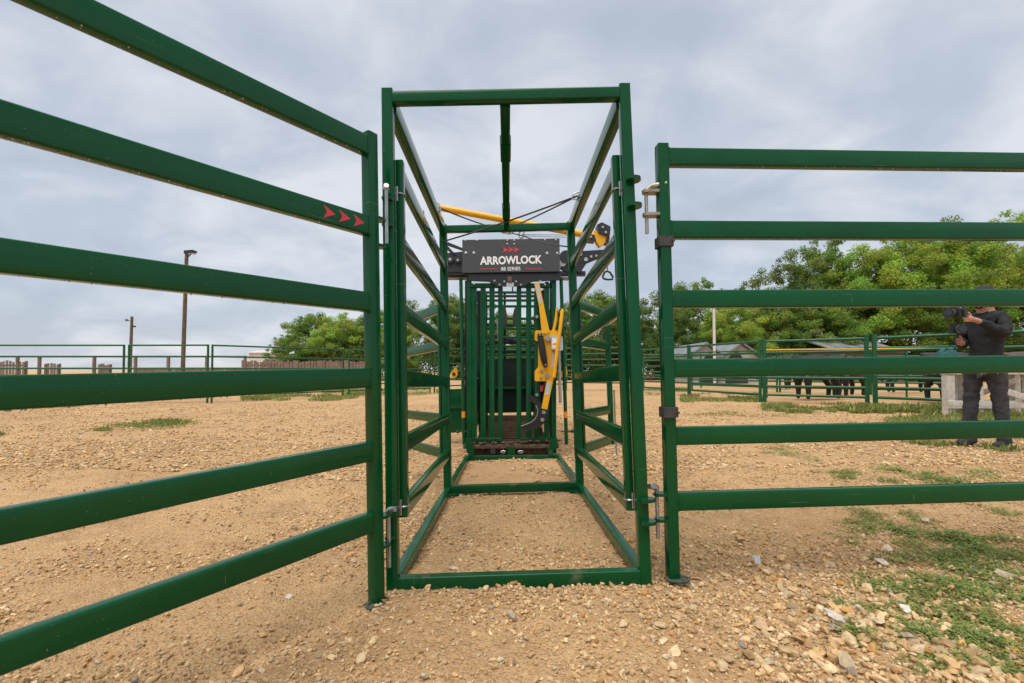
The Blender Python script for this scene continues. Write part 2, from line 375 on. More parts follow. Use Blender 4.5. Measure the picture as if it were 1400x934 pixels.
def build_gravel():
    V, Fc, C = [], [], []; off = 0
    def put(t, x, y, r, **k):
        nonlocal off
        v, f, c = stones(t, x, y, r, **k); V.append(v); Fc.append(f + off); C.append(c); off += len(v)
    def scatter(n, y0, y1, xw, pw=1.0):
        y = y0 + (y1 - y0) * rng.random(n) ** pw; x = rng.uniform(-1, 1, n) * xw(y); return x, y
    def dens(x, y):   # stonier to the lower right, smooth in the middle of the alley
        d = .60 + 1.2 * vnoise(x, y, 1.1, 11) + .8 * vnoise(x, y, 4, 12)
        d = d + .9 * np.exp(-((x - 1.15) / .45) ** 2 - ((y - 1.35) / .8) ** 2) - .42 * np.exp(-((x - .0) / .75) ** 2 - ((y - 1.35) / .5) ** 2) - .22 * ((np.abs(x) < .55) & (y > 1.85) & (y < 5.1)) + .15 * (x < -.4)
        return d
    xw = lambda y: 1.22 * y + .3
    x, y = scatter(56000, .8, 4.6, xw, 1.15); k = rng.random(len(x)) < dens(x, y); x, y = x[k], y[k]
    put(ICO1, x, y, .0026 + .0050 * rng.random(len(x)) ** 2)
    x, y = scatter(62000, .8, 5.8, xw, 1.05); k = rng.random(len(x)) < dens(x, y) - .1; x, y = x[k], y[k]
    put(ICO1, x, y, .0055 + .0080 * rng.random(len(x)) ** 2)
    x, y = scatter(3900, .85, 5.6, xw); k = rng.random(len(x)) < dens(x, y) - .35; x, y = x[k], y[k]
    put(ICO2, x, y, .010 + .011 * rng.random(len(x)) ** 2)
    for x0, y0, x1, y1, n in ((-.53, 1.82, .56, 1.83, 230), (-.60, 1.9, -.57, 3.5, 160), (.60, 1.9, .60, 3.5, 160), (-.44, 1.93, .46, 1.93, 160), (-.52, 1.72, -.42, 1.72, 50), (.63, 1.84, .75, 1.84, 60), (-.5, 3.45, .55, 3.45, 130)):
        t = rng.random(n); x = x0 + (x1 - x0) * t + rng.normal(0, .022, n); y = y0 + (y1 - y0) * t + rng.normal(0, .022, n); put(ICO1, x, y, .004 + .009 * rng.random(n) ** 2)
    n = 620; x = rng.normal(1.22, .30, n); y = rng.normal(1.40, .32, n); k = (y > .85) & ~((np.abs(x) < .6) & (y > 1.7)); put(ICO2, x[k], y[k], flat=.45, r=.010 + .017 * rng.random(k.sum()) ** 1.8)
    x, y = scatter(46000, 4.2, 12, lambda y: 1.2 * y + .5, 1.5); k = rng.random(len(x)) < dens(x, y) + .05; x, y = x[k], y[k]
    put(ICO1, x, y, .008 + .020 * rng.random(len(x)) ** 2.5, flat=.45)
    me = np_mesh('gravel', np.concatenate(V), np.concatenate(Fc), STONE, np.concatenate(C), smooth=False)
    tag(link('gravel', me), 'loose tan limestone gravel strewn over the yard', 'gravel', kind='stuff')
build_gravel()
def big_stone(px, py, r, col, label, group=None):
    d = ray(px, py); k = CZ / -d.z; x, y = d.x * k, d.y * k
    for _ in range(3): k = (gz(x, y) - CZ) / d.z; x, y = d.x * k, d.y * k
    v, f, c = stones(ICO2, np.array([x]), np.array([y]), np.array([r]), flat=.38, sink=.45)
    z = gz(x, y); v = v - np.array([x, y, z]); me = np_mesh('stone', v, f, STONE, np.tile(np.array(col), (len(v), 1)), smooth=False)
    o = link('stone', me); o.location = (x, y, z); tag(o, label, 'stone', group)
G1 = 'stones lying on the gravel'
for a in [(397, 817, .022, (.62, .56, .48), 'pale rounded stone on bare soil before the left panel foot'),
          (1265, 714, .034, (.60, .50, .38), 'round cream stone among weeds below the lowest right rail'),
          (1212, 753, .032, (.60, .48, .33), 'tan stone at the left edge of the weed patch'),
          (1377, 790, .042, (.46, .36, .26), 'brown slab of stone in bare dirt at the right edge'),
          (1012, 739, .034, (.52, .32, .15), 'orange brown stone right of the right panel foot'),
          (1036, 770, .030, (.56, .54, .50), 'flat grey white stone tilted in the gravel'),
          (1238, 836, .027, (.66, .60, .52), 'whitish angular stone between two weed clumps'),
          (1144, 850, .038, (.58, .50, .40), 'large pale block in the stone pile near the weeds'),
          (1174, 838, .036, (.56, .45, .33), 'broad tan block behind the pale block of the pile'),
          (1205, 772, .036, (.60, .50, .38), 'long cream stone lying above the weed clump'),
          (1160, 912, .036, (.50, .38, .25), 'tan lump of stone at the bottom edge among gravel'),
          (752, 767, .014, (.44, .37, .33), 'small mauve grey stone inside the front bar of the alley'),
          (387, 877, .016, (.55, .33, .12), 'small orange stone in the brown soil at lower left'),
          (124, 759, .013, (.25, .25, .28), 'small dark grey stone between the two lowest left rails'),
          (1015, 882, .016, (.24, .25, .28), 'small slate blue stone on bare sand at lower right'),
          (620, 778, .020, (.58, .46, .32), 'flat cream stone lying inside the alley by the left side bar')]:
    big_stone(*a, group=G1)

# ------------------------------------------------------------------ weeds and grass
def leaf_patch(px0, px1, py0, py1):
    return None
def ground_pt(px, py):
    d = ray(px, py); k = CZ / -d.z; x, y = d.x * k, d.y * k
    for _ in range(4): k = (gz(x, y) - CZ) / d.z; x, y = d.x * k, d.y * k
    return x, y
def build_weeds():
    V, C = [], []
    def leaves(x, y, z, ln, wd, tilt, az, col):
        n = len(x); d = np.stack([np.cos(az) * np.cos(tilt), np.sin(az) * np.cos(tilt), np.sin(tilt)], 1); s = np.stack([-np.sin(az), np.cos(az), np.zeros(n)], 1)
        p = np.stack([x, y, z], 1); L_ = ln[:, None]; W_ = wd[:, None]; up = np.stack([np.zeros(n), np.zeros(n), np.ones(n)], 1)
        q = np.stack([p, p + d * L_ * .5 + s * W_ + up * L_ * .06, p + d * L_, p + d * L_ * .5 - s * W_ + up * L_ * .06], 1)
        V.append(q.reshape(-1, 3)); C.append(np.repeat(col, 4, 0))
    def tint(n, base, sp=.3):
        c = np.array(base) * rng.uniform(1 - sp, 1 + sp, (n, 1)); c[:, 0] *= rng.uniform(.7, 1.4, n); dry = rng.random(n) < .05; c[dry] = np.array([.22, .17, .06]) * rng.uniform(.7, 1.1, (dry.sum(), 1)); return c
    # low broad weeds: (px, py, half width px, half height px, leaf, count)
    pat = [(1255, 735, 72, 34, .014, 5600), (1345, 748, 52, 26, .014, 3600), (1300, 775, 60, 22, .013, 3200), (1265, 800, 65, 20, .012, 2600), (1350, 815, 50, 20, .013, 2600),
           (1235, 812, 28, 14, .012, 1200), (1285, 865, 55, 24, .013, 2600), (1352, 880, 45, 22, .013, 2000), (1170, 832, 22, 12, .012, 700), (1190, 865, 30, 14, .012, 700),
           (1185, 652, 55, 7, .018, 1500), (1245, 647, 30, 7, .018, 1100), (1300, 655, 40, 5, .018, 700), (1215, 705, 40, 12, .013, 900), (1385, 790, 30, 40, .013, 2200), (1225, 770, 40, 26, .012, 900), (1330, 910, 70, 14, .012, 1500), (1260, 845, 40, 14, .012, 800), (1390, 860, 24, 30, .013, 1100), (1320, 845, 40, 14, .012, 900), (1145, 770, 16, 22, .010, 160), (1265, 660, 80, 6, .018, 900), (1360, 650, 40, 5, .018, 500),
           (1070, 618, 28, 6, .02, 700), (1100, 626, 12, 4, .02, 200), (1160, 738, 14, 10, .012, 250), (1180, 800, 14, 10, .012, 260), (1375, 700, 30, 10, .014, 500)]
    for px, py, hw, hh, lf, n in pat:
        n = int(n * .8)
        cx, cy = ground_pt(px, py); sx = hw / F * cy; y1 = ground_pt(px, py - hh)[1]; y0 = ground_pt(px, py + hh)[1]; sy = (y1 - y0) / 2
        nc = max(8, n // 30); a = rng.uniform(0, 2 * np.pi, nc); r = np.sqrt(rng.random(nc)) * rng.uniform(.75, 1.3, nc); kx = cx + sx * r * np.cos(a); ky = cy + sy * r * np.sin(a)
        nn = vnoise(kx, ky, 7, 21); k = nn + .5 * vnoise(kx, ky, 19, 22) > -.12; kx, ky = kx[k], ky[k]
        if not len(kx): continue
        j = rng.integers(0, len(kx), n); sp = lf * 2.4
        x = kx[j] + rng.normal(0, sp, n); y = ky[j] + rng.normal(0, sp, n); rad = np.hypot(x - kx[j], y - ky[j])
        z = ground_z(x, y) + rng.random(n) * lf * 2.2 * np.exp(-(rad / sp) ** 2 / 2)
        ln = lf * rng.uniform(.6, 1.5, n); leaves(x, y, z, ln, ln * rng.uniform(.18, .34, n), rng.uniform(-.15, .55, n), rng.uniform(0, 6.28, n), tint(n, (.235, .305, .08)))
    # upright grass and weeds: (px0, px1, y near, y far, height, blades)
    strips = [(1048, 1400, 6.6, 11.5, .10, 26000), (1230, 1420, 4.7, 6.4, .07, 8000), (1040, 1190, 9.0, 11.8, .10, 8000), (930, 1045, 12.5, 17, .10, 9000), (-20, 125, 10.6, 13.5, .11, 7000), (330, 500, 13.0, 16.5, .11, 9000),
              (140, 255, 6.9, 7.7, .05, 1300), (205, 262, 7.4, 7.9, .07, 1700), (130, 155, 6.6, 6.9, .05, 500), (-10, 12, 6.0, 6.5, .05, 300), (440, 640, 16, 21, .13, 6000), (860, 940, 16, 22, .12, 4000), (1150, 1420, 8.2, 10.4, .16, 8000), (930, 1100, 8.6, 9.6, .06, 1200)]
    for a, b, y0, y1, h, n in strips:
        y = rng.uniform(y0, y1, n); x = (rng.uniform(a, b, n) - 700) / F * (y if y1 - y0 < 1.2 else y)
        if n < 2000: y = rng.normal((y0 + y1) / 2, (y1 - y0) / 4, n); x = (rng.normal((a + b) / 2, (b - a) / 4.5, n) - 700) / F * y
        k = vnoise(x, y, .9, 31) + .6 * vnoise(x, y, 3.1, 32) > (.04 if n > 1500 else -.25); x, y = x[k], y[k]; n = len(x)
        ln = h * rng.uniform(.45, 1.3, n); leaves(x, y, ground_z(x, y) - .005, ln, ln * rng.uniform(.05, .12, n) + .002, rng.uniform(.5, 1.5, n), rng.uniform(0, 6.28, n), tint(n, (.25, .29, .08)))
    v = np.concatenate(V); f = np.arange(len(v)).reshape(-1, 4)
    tag(link('weeds', np_mesh('weeds', v, f, WEED, np.concatenate(C), smooth=False)), 'low green weeds and grass growing in patches on the gravel', 'weeds', kind='stuff')
build_weeds()

# ------------------------------------------------------------------ trees
def crown_mesh(name, w, h, n_cl, leaf, base, seed, low=.0, per=150):
    n_cl = int(n_cl * 1.7); leaf *= .62; per = int(per * 2.2)
    g = np.random.default_rng(seed); cen = []; 
    while len(cen) < n_cl:
        p = g.uniform(-1, 1, 3); r = np.linalg.norm(p)
        if r > 1 or r < .35: continue
        if p[2] < -.55 + low: continue
        cen.append(p)
    cen = np.array(cen); cen[:, :2] *= (1 - .28 * np.maximum(cen[:, 2:3], 0))
    lob = g.uniform(.8, 1.15, n_cl)[:, None]; cen = cen * lob
    cr = g.uniform(.065, .20, n_cl)
    j = np.repeat(np.arange(n_cl), (per * (cr / .17) ** 2).astype(int)); n = len(j)
    d = g.normal(size=(n, 3)); d /= np.linalg.norm(d, axis=1)[:, None]; d[:, 2] = d[:, 2] * .7 + .1
    p = cen[j] + d * (cr[j] * g.random(n) ** .45)[:, None]
    p = p * np.array([w / 2, w / 2, h / 2])
    a = g.normal(size=(n, 3)); a /= np.linalg.norm(a, axis=1)[:, None]; b = np.cross(a, g.normal(size=(n, 3))); b /= np.linalg.norm(b, axis=1)[:, None]
    nn = g.normal(size=(n, 3)) * .55 + d * .45 + np.array([0, 0, .75]); nn /= np.linalg.norm(nn, axis=1)[:, None]; a = np.cross(nn, g.normal(size=(n, 3))); a /= np.linalg.norm(a, axis=1)[:, None]; b = np.cross(nn, a)
    ln = leaf * g.uniform(.55, 1.3, n)[:, None]
    v = np.stack([p - a * ln * .5, p + b * ln * .30, p + a * ln * .5, p - b * ln * .30], 1).reshape(-1, 3)
    hue = g.uniform(.75, 1.3, n_cl)[j]; c = np.array(base)[None] * (hue * g.uniform(.75, 1.25, n))[:, None]; c[:, 0] *= g.uniform(.75, 1.2, n_cl)[j]
    return np_mesh(name, v, np.arange(len(v)).reshape(-1, 4), LEAF, np.repeat(c, 4, 0), smooth=False)
def trunk_mesh(h, r, seed, w):
    g = random.Random(seed); b = MB(); p = [Vector((0, 0, -.2))]
    for i in range(1, 7): p.append(Vector((g.uniform(-.15, .15) * i * .5, g.uniform(-.15, .15) * i * .5, h * .82 * i / 6)))
    b.pipe(p, [r * (1.25 if i == 0 else 1 - .13 * i) for i in range(7)], 8)
    for k in range(9):
        i = g.randint(2, 5); s = p[i]; a = g.uniform(0, 6.28); L_ = w * g.uniform(.25, .42)
        m = s + Vector((math.cos(a) * L_ * .5, math.sin(a) * L_ * .5, L_ * .35)); e = s + Vector((math.cos(a) * L_, math.sin(a) * L_, L_ * .8))
        b.pipe([s, m, e], [r * .4, r * .26, r * .08], 5)
    return b.mesh('trunk', BARK)
BRIGHT, MID, DEEP = (.290, .400, .065), (.215, .315, .055), (.130, .205, .042)
CR = {'bright': [crown_mesh('crown', 1, 1, 95, .034, BRIGHT, 1), crown_mesh('crown', 1, 1, 110, .032, (.33, .43, .065), 2)],
      'mid': [crown_mesh('crown', 1, 1, 105, .034, MID, 3), crown_mesh('crown', 1, 1, 90, .033, (.19, .275, .05), 4)],
      'deep': [crown_mesh('crown', 1, 1, 110, .034, DEEP, 5), crown_mesh('crown', 1, 1, 100, .034, (.145, .22, .05), 6)],
      'airy': [crown_mesh('crown', 1, 1, 48, .034, (.15, .215, .05), 8, per=130)]}
TR = [trunk_mesh(1, .028, s, 1.0) for s in (1, 2, 3)] if False else None
def tree(px, ytop, d, wpx, kind, label, group, i, zlow=None, name='broadleaf_tree'):
    x = gx(px, d); z0 = gz(x, d); top = at(px, ytop, d).z; w = wpx / F * d; H = top - z0
    o = empty(name, Vector((x, d, z0)), label, 'tree', group)
    lo = H * .22 if zlow is None else zlow; ch = H - lo
    tm = trunk_mesh(H * .85, .012 * H + .05, 50 + i, w * .6); link('trunk', tm, o)
    c = link('crown', CR[kind][i % len(CR[kind])], o); c.location = (0, 0, lo + ch / 2 - ch * .02); c.scale = (w, w, ch * 1.08); c.rotation_euler = (0, 0, i * 1.7)
    return o
GR, GM, GL = 'trees behind the right hand pens', 'trees behind the chute', 'trees behind the left hand fence'
TREES = [
 # px, top y, distance, width px, kind, label, group
 (1085, 340, 38, 110, 'airy', 'open crowned grey green tree at the left end of the right wood, sky showing through', GR),
 (1130, 330, 40, 130, 'mid', 'mid green tree standing between the open crowned tree and the bright trees', GR),
 (1185, 340, 37, 140, 'bright', 'yellow green tree in the middle of the right wood', GR),
 (1245, 326, 37, 160, 'bright', 'widest bright green tree, left of the photographer', GR),
 (1320, 318, 36, 150, 'bright', 'bright green tree directly behind the photographer', GR),
 (1392, 298, 42, 190, 'bright', 'tallest tree of the right wood, cut by the edge of the picture', GR),
 (1455, 300, 38, 120, 'bright', 'yellow green tree at the far right edge', GR),
 (1280, 316, 46, 150, 'deep', 'dark tree showing in the gap behind the two bright trees', GR),
 (1060, 412, 37, 90, 'mid', 'round mid green tree low in front of the open crowned tree', GR),
 (1005, 416, 38, 110, 'bright', 'light green bushy tree right of the white post', GR),
 (1130, 412, 36, 120, 'mid', 'shaded low tree above the black cow', GR),
 (1230, 415, 36, 140, 'mid', 'shaded low tree above the grey roofed shed', GR),
 (1340, 412, 36, 140, 'deep', 'shaded dark tree behind the wooden stand', GR),
 (950, 384, 55, 110, 'mid', 'tall hazy tree behind the right panel post', GM),
 (900, 396, 48, 110, 'airy', 'airy tree seen between the alley post and the right panel post', GM),
 (1010, 392, 60, 120, 'deep', 'dark tree far back left of the open crowned tree', GM),
 (925, 428, 40, 90, 'deep', 'dark round tree low behind the right panel post', GM),
 (862, 410, 44, 100, 'deep', 'dark tree behind the right front alley post', GM),
 (815, 400, 46, 120, 'mid', 'tree framed between the rails of the right side gate', GM),
 (760, 420, 42, 110, 'deep', 'dark tree right of the yellow headgate arm', GM),
 (700, 430, 44, 110, 'mid', 'tree seen through the middle of the head gate', GM),
 (650, 415, 44, 110, 'deep', 'dark tree left of the head gate bars', GM),
 (612, 404, 46, 100, 'mid', 'tree rising behind the left rear alley post', GM),
 (565, 410, 50, 90, 'airy', 'thin topped tree framed in the left side gate', GM),
 (515, 424, 42, 100, 'mid', 'tree behind the left panel post', GL),
 (470, 432, 40, 100, 'bright', 'bright green round tree left of the left panel post', GL),
 (428, 428, 44, 100, 'mid', 'mid green tree at the left end of the left grove', GL),
 (395, 458, 38, 60, 'mid', 'low bush at the far left end of the left grove', GL),
 (540, 440, 38, 70, 'bright', 'bright green tree between left panel and alley', GL),
]
for i, t in enumerate(TREES): tree(*t, i, zlow=.5 if t[1] > 410 or t[6] != GR else None)
def build_undergrowth():
    g = np.random.default_rng(77); n_cl = 620; px = g.uniform(385, 1520, n_cl); d = g.uniform(37, 54, n_cl); cx = (px - 700) / F * d
    h = np.where(px > 1030, 3.6, 3.0) + 1.6 * vnoise(px, d, .02, 5); h = np.where(px < 430, h * .6, h); cz = h * g.random(n_cl) ** .7; cr = g.uniform(.6, 1.3, n_cl)
    j = np.repeat(np.arange(n_cl), 210); n = len(j); q = g.normal(size=(n, 3)); q /= np.linalg.norm(q, axis=1)[:, None]
    p = np.stack([cx, d, cz], 1)[j] + q * (cr[j] * g.random(n) ** .45)[:, None]; p[:, 2] = np.maximum(p[:, 2], .05)
    a = g.normal(size=(n, 3)); a /= np.linalg.norm(a, axis=1)[:, None]; b = np.cross(a, g.normal(size=(n, 3))); b /= np.linalg.norm(b, axis=1)[:, None]; ln = .23 * g.uniform(.55, 1.3, n)[:, None]
    v = np.stack([p - a * ln * .5, p + b * ln * .3, p + a * ln * .5, p - b * ln * .3], 1).reshape(-1, 3)
    c = np.array([.105, .155, .035]) * (g.uniform(.7, 1.5, n_cl)[j] * g.uniform(.75, 1.25, n))[:, None]
    tag(link('undergrowth', np_mesh('undergrowth', v, np.arange(len(v)).reshape(-1, 4), LEAF, np.repeat(c, 4, 0), smooth=False)), 'dark leafy undergrowth along the foot of the wood', 'undergrowth', kind='stuff')
build_undergrowth()

# ------------------------------------------------------------------ cattle panels in front
def MX(t, yaw, pit, rol):
    return Matrix.Translation(t) @ Matrix.Rotation(yaw, 4, 'Z') @ Matrix.Rotation(pit, 4, 'X') @ Matrix.Rotation(rol, 4, 'Y')
ZR = [1.812, 1.497, 1.200, .907, .624, .353]; RH = .0755
PANEL_M = {}
def chevrons(b, x0, z0, s, gap, y0, y1, flip=1):
    for k in range(3):
        x = x0 + k * gap
        b.plate([(x, z0 + s / 2), (x + s * 1.05 * flip, z0), (x, z0 - s / 2), (x + s * .3 * flip, z0)], y0, y1)
def drops(b, x0, x1, z, y0, y1, n, seed):
    g = random.Random(seed)
    for _ in range(n):
        x = g.uniform(x0, x1); r = g.uniform(.0012, .0028); b.ball((x, g.uniform(y0, y1), z - r * .5), r, 6, 4, (1, 1, 1.25))
WATER = mat('water_drop', (0.35, .38, .36), .05, spec=.8)
def panel(label, M, s, L_, seed):
    o = empty('cattle_panel', M, label, 'livestock panel', None)
    for k, u in enumerate((0, L_)):
        b = MB(); b.bar((s * (u + .023), .024, -.02 if k else 0.0), (s * (u + .023), .024, 1.829), .0464, .048, .005, up=(0, 1, 0)); b.obj('post', GREEN, o)
    b = MB(); b.bar((s * (L_ * .5), .024, .3), (s * (L_ * .5), .024, 1.79), .04, .026, .004, up=(0, 1, 0))
    if L_ * .5 > 1.6: b.obj('stay', GREEN, o)
    for i, z in enumerate(ZR):
        b = MB(); b.bar((s * .046, .0225, z - RH / 2), (s * (L_ - .0), .0225, z - RH / 2), .041, RH, .007); r = b.obj('rail', GREEN, o)
        w = MB()                                           # weld bead where rail meets post
        gw = random.Random(int(z * 1000) + seed); nz = 18; w.pipe([(s * (.0475 + gw.uniform(-.0008, .0008)), .0025, z - .001 - (RH - .002) * q / nz) for q in range(nz + 1)], [.0038 + gw.uniform(-.0012, .0014) for q in range(nz + 1)], 6); w.obj('weld', GREEN, r)
        if i < 4:
            w = MB(); drops(w, min(s * .06, s * 1.9), max(s * .06, s * 1.9), z - RH, .008, .03, 70, seed + i); tag(w.obj('water_drops', WATER, r), kind='stuff')
    # ground foot: a bent round loop plate
    f = MB(); pts = [(s * (.035 + .045 * math.cos(t)), .0 + .030 * math.sin(t), .006) for t in np.linspace(0, 2 * math.pi, 15)]
    f.pipe(pts, .006, 7); f.box((min(0, s * .07), -.02, .0), (max(0, s * .07), .045, .005)); f.obj('foot', FOOT, o)
    return o
RM = MX((.6461, 1.88, .0275), .0535, -.0136, -.0125); LM = MX((-.4932, 1.7889, -.0077), .9706, -.0109, -.0196)
rp = panel('green six rail cattle panel on the right with two dark straps on its post', RM, 1, 3.0, 1)
lp = panel('green six rail cattle panel on the left with three red arrows', LM, -1, 3.0, 40)
for z0 in (1.405, .685):
    b = MB(); b.bar((.023, .024, z0 - .02), (.023, .024, z0 + .023), .062, .064, .006, up=(0, 1, 0)); b.cyl((.05, -.008, z0), (.05, -.014, z0), .006, 8); b.obj('strap', BAND, rp)
b = MB(); chevrons(b, -.242, ZR[1] - RH / 2 + .001, .046, .062, .0015, .0045); b.obj('arrow_mark', RED, lp)
def lug(par, x, z, sx, dz=.012, y=.024, ln=.05, w=.045, m=None):
    b = MB(); b.plate([(0, 0)], 0, 0) if False else None
    # flat tongue with a rounded end, pointing sideways
    n = 8; pts = [(x, y - w / 2), (x + sx * ln * .6, y - w / 2)] + [(x + sx * (ln * .6 + w / 2 * math.cos(t)), y + w / 2 * math.sin(t)) for t in np.linspace(-math.pi / 2, math.pi / 2, n)] + [(x, y + w / 2)]
    k = len(pts); vs = [(p, q, z - dz / 2) for p, q in pts] + [(p, q, z + dz / 2) for p, q in pts]
    b.add(vs, [list(range(k)), list(range(2 * k - 1, k - 1, -1))] + [[i, i + k, (i + 1) % k + k, (i + 1) % k] for i in range(k)])
    return b.obj('lug', m or GREEN_MUDDY, par)
for z in (1.625, 1.525): lug(rp, -.0, z, -1, ln=.075, m=TARN)
for z in (.345, .240): lug(rp, -.0, z, -1, ln=.045)
for z in (1.500, 1.392, .32, .205): lug(lp, .0, z, 1, ln=.038)
def pin(par, x, y, z0, z1, hx, hz, m=GALV, r=.0075):
    b = MB(); b.cyl((x, y, z0), (x, y, z1), r, 12); b.obj('latch_pin', m, par)
    h = MB(); h.pipe([(x, y, z1 - .002), (x + hx * .25, y - .004, z1 + hz * .6), (x + hx, y - .015, z1 + hz)], [.013, .013, .011], 10); h.obj('pin_handle', m, par)
pin(rp, -.050, .024, 1.445, 1.63, .085, .028, TARN); pin(rp, -.036, .024, .165, .37, -.036, .012)

# ------------------------------------------------------------------ the alley frame
AM = MX((.0308, 1.8614, .0002), .0089, -.0342, -.0263); AI = AM.inverted()
CL = AI @ Vector((0, 0, CZ))
def loc(px, py, Y):
    D = AI.to_3x3() @ ray(px, py); k = (Y - CL.y) / D.y; p = CL + D * k; return p.x, p.z
HH, LA = 2.125, 1.686; XW = .54
al = empty('alley_frame', AM, 'tall green portal frame of the cattle alley leading to the chute', 'alley frame')
def abar(name, a, b_, w, h, m=GREEN, up=None, par=None, r=.005):
    b = MB(); b.bar(a, b_, w, h, r, up); return b.obj(name, m, par or al)
PW_ = .047; xi = XW - PW_ / 2
for sx in (-1, 1):
    abar('post', (sx * xi, PW_ / 2, 0), (sx * xi, PW_ / 2, HH), PW_, PW_, up=(0, 1, 0))
    abar('post', (sx * (xi - .004), LA, .0), (sx * (xi - .004), LA, HH), .060, .05, up=(0, 1, 0))
    abar('top_rail', (sx * (xi - .005), PW_, HH - .05), (sx * (xi - .005), LA - .025, HH - .045), .05, .075)
    abar('base_rail', (sx * (xi - .004), PW_, .028), (sx * (xi - .004), LA - .025, .028), .048, .055, GREEN_MUDDY)
    abar('base_rail', (sx * (xi - .006), LA + .025, .026), (sx * (xi - .012), 3.22, .026), .048, .05, GREEN_MUDDY)
    b = MB(); x0 = sx * (xi - .034)
    b.add([(x0, LA - .026, .008), (x0 - sx * .11, LA - .026, .008), (x0, LA - .14, .008), (x0, LA - .026, .014), (x0 - sx * .11, LA - .026, .014), (x0, LA - .14, .014)], [[0, 1, 2], [5, 4, 3], [0, 3, 4, 1], [1, 4, 5, 2], [2, 5, 3, 0]]); b.obj('gusset', GREEN_MUDDY, al)
abar('crossbar', (-xi + PW_ / 2, PW_ / 2, HH - .037), (xi - PW_ / 2, PW_ / 2, HH - .037), PW_ - .003, .050)
abar('crossbar', (-xi + .03, LA, HH - .035), (xi - .03, LA, HH - .035), .045, .055)
abar('sill_bar', (-xi + PW_ / 2, PW_ / 2, .03), (xi - PW_ / 2, PW_ / 2, .03), PW_ - .003, .058, GREEN_MUDDY)
abar('sill_bar', (-xi + .03, LA, .034), (xi - .03, LA, .034), .046, .064, GREEN_MUDDY)
cxm = -.006
abar('centre_rail', (cxm, PW_, HH - .046), (cxm, LA - .022, HH - .046), .046, .05)
for Y in (.36, 1.22): abar('sleeve', (cxm, Y, HH - .046), (cxm, Y + .17, HH - .046), .056, .058)
for z in (1.690, 1.575, .345, .255):      # hinge and pin lugs on the front posts
    lug(al, xi - .014, z, 1, ln=.05, y=-.008, dz=.014, w=.062)
    if z > 1: lug(al, -xi - .02, z - .06, 1, ln=.035, y=.0, dz=.010)
    else: lug(al, -xi - .02, z - .03, 1, ln=.035, y=.0, dz=.010)
pin(al, -xi + .002, -.028, 1.43, 1.665, 0.004, .008, GALV, .007); pin(al, -xi - .002, -.028, .115, .335, .03, .012)
for sx in (-1, 1):
    lab = 'left' if sx < 0 else 'right'
    g = empty('side_gate', AM @ Matrix.Translation((sx * .482, .085, .283)), f'green six rail side gate pinned along the {lab} side of the alley', 'gate', 'side gates of the alley')
    MBar = MB(); MBar.bar((0, 0, 0), (0, 0, 1.553), .034, .045, .005, up=(0, 1, 0)); MBar.obj('post', GREEN, g)
    for z in ZR:
        zz = z - RH / 2 - .283; abar('rail', (sx * .002, .02, zz), (sx * .024, 1.572, zz), .032, RH, par=g)
    for zc in (1.40, .045):
        b = MB(); b.pipe([(.021 * math.cos(t), .0 + .027 * math.sin(t), zc) for t in np.linspace(0, 2 * math.pi, 13)], .004, 6); b.cyl((sx * .008, -.026, zc - .035), (sx * .008, -.026, zc + .03), .004, 8); b.obj('hinge_ring', GALV, g)
    # short palpation gates swung open from the rear posts
    h = empty('swing_gate', AM @ Matrix.Translation((sx * .56, LA + .03, 0)), f'short green five rail gate swung open behind the {lab} rear alley post', 'gate', 'swing gates of the alley')
    ex, ey = sx * (.345 if sx > 0 else .46), (.55 if sx > 0 else .73)
    for z in ZR[1:]:
        b = MB(); b.bar((0, 0, z - .04), (ex, ey, z - .04), .032, .076, .005); b.obj('rail', GREEN, h)
    b = MB(); b.bar((ex, ey, .27), (ex, ey, 1.505), .045, .045, .005, up=(0, 1, 0)); b.obj('post', GREEN, h)
    b = MB(); b.cyl((ex + sx * .04, ey, .17 ), (ex + sx * .04, ey, .76), .008, 8); b.obj('drop_pin', GALV, h)
    b = MB(); b.cyl((0, -.0, .28), (0, -.0, 1.5), .017, 10); b.obj('hinge_tube', GREEN, h)

# ------------------------------------------------------------------ the squeeze chute with its head gate
Y0 = 3.30
ch = empty('squeeze_chute', AM @ Matrix.Translation((0, Y0, 0)), 'green squeeze chute with barred head gate and charcoal nameplate behind the alley', 'cattle chute')
def cp(px, py, y=0.0):       # chute coordinates of a point seen at px,py and lying y behind the head gate's front
    x, z = loc(px, py, Y0 + y); return x, z
def cbar(name, pa, pb, w, h, m, y=0.0, par=None, r=.004, up=(0, 1, 0)):
    (xa, za), (xb, zb) = cp(*pa, y), cp(*pb, y); b = MB(); b.bar((xa, y, za), (xb, y, zb), w, h, r, up); return b.obj(name, m, par or ch)
def cplate(name, pts, y0, y1, m, par=None):
    b = MB(); b.plate([cp(*p, y0) for p in pts], y0, y1); return b.obj(name, m, par or ch)
def rect(x0, y0, x1, y1): return [(x0, y0), (x1, y0), (x1, y1), (x0, y1)]
